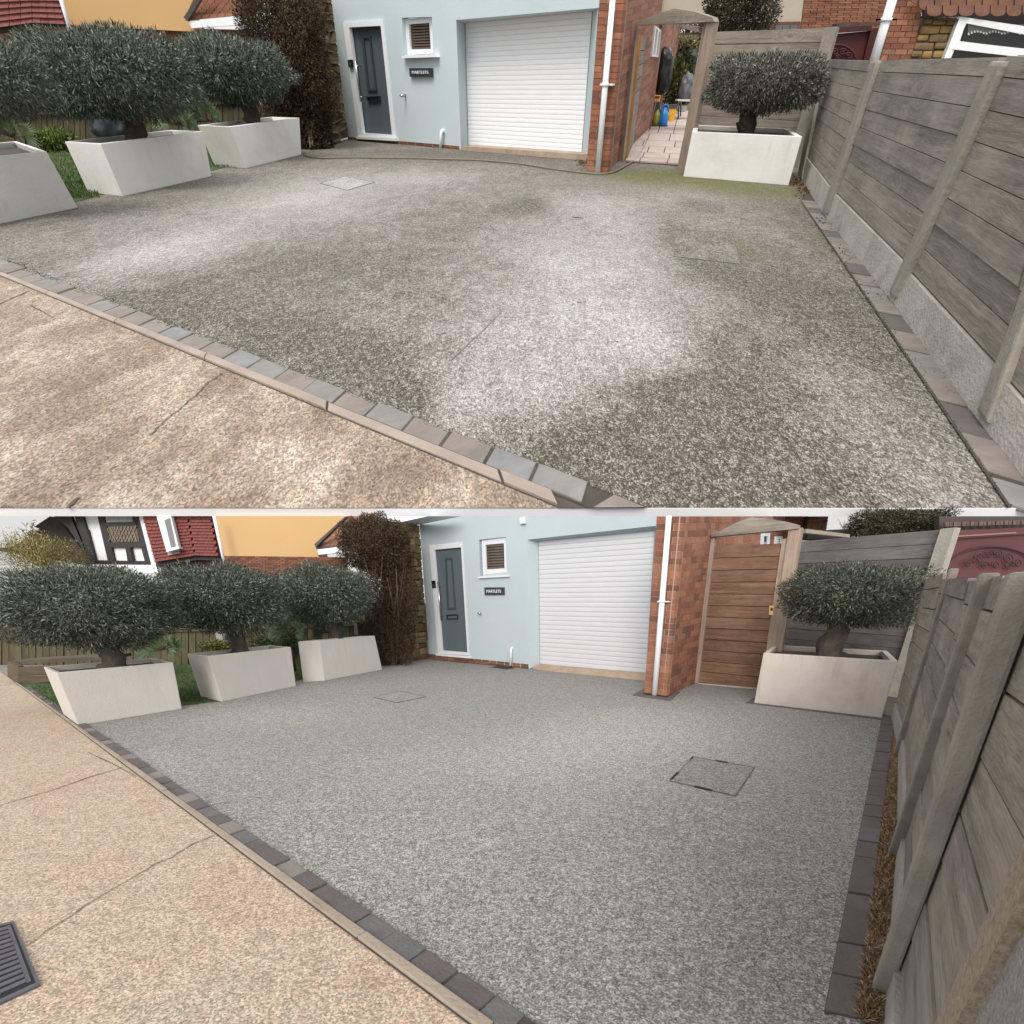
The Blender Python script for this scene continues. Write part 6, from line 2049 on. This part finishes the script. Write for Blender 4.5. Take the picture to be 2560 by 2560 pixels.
yprism(W, 'sleeper', [b1(40, 842), b1(560, 815), b1(560, 795), b1(40, 822)], ybed + .12, .5, sl_, tbr)
yprism(W, 'end_sleeper', [b1(40, 905), b1(98, 945), b1(98, 850), b1(40, 822)], ybed + .02, .08, sl_, tbr)
yg = 8.7
gf = thing(W, 'board_fence', 'mossy vertical board fence seen under the olives of the lower picture', 'fence', W.Y(b1(1080, 780), yg))
gc = [W.Y(q, yg) for q in (b1(-100, 905), b1(2140, 830), b1(2140, 600), b1(-100, 680))]
gw_ = Wall(W, Vector((0, yg, 0)), Vector((1, yg, 0)))
vf = Matrix((UP, gw_.n, UP.cross(gw_.n))).transposed()
ms = wood_mat(W, 'moss', 1, 1)
for i in range(60):
    gw_.quad(cell(gc, (i + .05) / 60, (i + .95) / 60, 0, 1), -.03, rng.uniform(0, .02), 'board', ms, gf, frame=vf)
gw_.quad(cell(gc, 0, 1, .9, 1.0), .02, .05, 'rail', ms, gf)
bag(W, 'blue grey plastic water butt behind the middle olive trunk, lower picture', b1(1205, 705), (6, 10), yg * .97, plain(W, 'blue_grey_sheet', (.05, .065, .10), var=.2, rough=.4, bs=0), 8, .5, 'water_butt', 'water butt')
pm_ = leaf_mat(W, 'palm_blade', (.03, .05, .02), (.07, .10, .045), (.13, .16, .09))
palm(W, 'fan palm between the middle and far planters, lower picture', bp(900, 1230), (13, 8), 7.9, 14, 13, pm_, 12)
palm(W, 'fan palm right of the far olive trunk, lower picture', bp(1300, 1210), (12, 6), 8.1, 12, 14, pm_, 11)
palm(W, 'fan palm between the near and middle planters, lower picture', b1(880, 760), (14, 8), 7.4, 14, 15, pm_, 14)
shrub(W, 'dark low shrub behind the middle planters, lower picture', b1(1480, 720), (28, 12), 8.4, 3000, 3.2, leaf_mat(W, 'garden_leaf', (.015, .025, .008), (.045, .06, .018), (.10, .12, .04)), 73)
shrub(W, 'low bright green shrub before the mossy board fence, lower picture', b1(1160, 745), (16, 6), 8.0, 1500, 3.2, leaf_mat(W, 'bright_leaf', (.05, .06, .01), (.12, .13, .03), (.2, .2, .07)), 74)
stn = setp(yprism(W, 'leaning_slab', [bp(190, 1380), bp(270, 1380), bp(200, 1190), bp(150, 1210)], 8.2, .06, plain(W, 'pale_stone_slab', (.30, .27, .23), var=.1, bs=.2)), 'pale stone slab leaning behind the middle planter, lower picture', 'slab')
pst = setp(yprism(W, 'garden_post', [bp(1555, 1235), bp(1590, 1235), bp(1575, 1090), bp(1545, 1090)], 8.6, .05, plain(W, 'pale_post', (.20, .16, .12), bs=0)), 'thin pale post between the far olive and the brown bush, lower picture', 'post')

# ---- manholes, drain cover, gratings
manhole(W, 'thin outlined square manhole cover near the far planter, clean lower driveway', [b2(285, 1017), b2(412, 1047), b2(572, 1014), b2(430, 984)], .7, gravel_mat(W, False), tone=.5)
manhole(W, 'square manhole cover with dark lifting slots, right of centre on the clean driveway', [b6(28, 158), b6(385, 240), b6(488, 85), b6(155, 28)], 1.3, gravel_mat(W, False), tone=.34,
        handles=[(0, .40, .66), (2, .42, .62), (3, .70, .95), (3, .0, .12)])
iron_ = plain(W, 'cast_iron', (.085, .082, .092), var=.25, scale=8, rough=.55, bs=.3, fine=50)
dk_ = plain(W, 'dark_gap', (.008, .008, .008), bs=0)
dg = thing(W, 'drain_cover', 'cast iron drain grating cut off by the left edge of the concrete road', 'drain cover', W.G(b4(40, 1100)))
co = [W.G(q, .012) for q in (b4(-330, 1500), b4(215, 1245), b4(72, 905), b4(-260, 985))]
hexa(W, 'frame', co, [p - UP * .05 for p in co], iron_, dg)
ci = cell(co, .04, .96, .04, .96)
hexa(W, 'recess', [p + UP * .001 for p in ci], [p - UP * .01 for p in ci], dk_, dg)
cj = cell(co, .07, .93, .07, .93)
hexa(W, 'plate', [p + UP * .003 for p in cell(cj, .40, .62, 0, 1)], [p - UP * .01 for p in cell(cj, .40, .62, 0, 1)], iron_, dg)
hexa(W, 'plate', [p + UP * .003 for p in cell(cj, 0, .04, 0, 1)], [p - UP * .01 for p in cell(cj, 0, .04, 0, 1)], iron_, dg)
hexa(W, 'plate', [p + UP * .003 for p in cell(cj, .94, 1, 0, 1)], [p - UP * .01 for p in cell(cj, .94, 1, 0, 1)], iron_, dg)
for i in range(13):
    for a0, a1_ in ((.62, .94), (.04, .40)):
        q = cell(cj, a0, a1_, (i + .22) / 13, (i + .78) / 13)
        hexa(W, 'bar', [p + UP * .004 for p in q], [p - UP * .01 for p in q], iron_, dg)
gq_ = [W.G(q, .004) for q in (b2(1675, 1005), b2(1880, 1035), b2(1935, 985), b2(1745, 965))]
gt = thing(W, 'drain_gully', 'dark square gully surround at the foot of the drainpipe, lower driveway', 'drain', gq_[0])
hexa(W, 'frame', gq_, [p - UP * .03 for p in gq_], plain(W, 'plum_block', (.105, .085, .08), var=.2, scale=9, rough=.9, bs=.3), gt)
gi_ = cell(gq_, .2, .85, .25, .75)
hexa(W, 'opening', [p + UP * .003 for p in gi_], [p - UP * .01 for p in gi_], dk_, gt)
g2 = [W.G(q, .004) for q in (b2(915, 853), b2(1000, 866), b2(1045, 858), b2(985, 842))]
gt2 = setp(hexa(W, 'gully_grate', g2, [p - UP * .03 for p in g2], plain(W, 'black_grate', (.02, .02, .02), var=.2, bs=.2)), 'small black gully grate at the foot of the white waste pipe, lower driveway', 'drain')
g3 = [W.G(q, .003) for q in (b3(435, 1046), b3(1170, 1136), b3(1200, 1125), b3(480, 1020))]
setp(hexa(W, 'planter_plinth', g3, [p - UP * .03 for p in g3], plain(W, 'plum_block', (.105, .085, .08), var=.2, scale=9, rough=.9, bs=.3)), 'dark block edging around the base of the stained cream planter', 'edging', kind=None)
litter(W, [(880, 735, 8, 8, 60), (905, 725, 6, 6, 60)], 'brown dead leaves behind the cream planter, lower driveway', leaf_mat(W, 'dead_leaf', (.05, .025, .012), (.13, .065, .03), (.2, .12, .06), rough=.9), 80, 2.0)
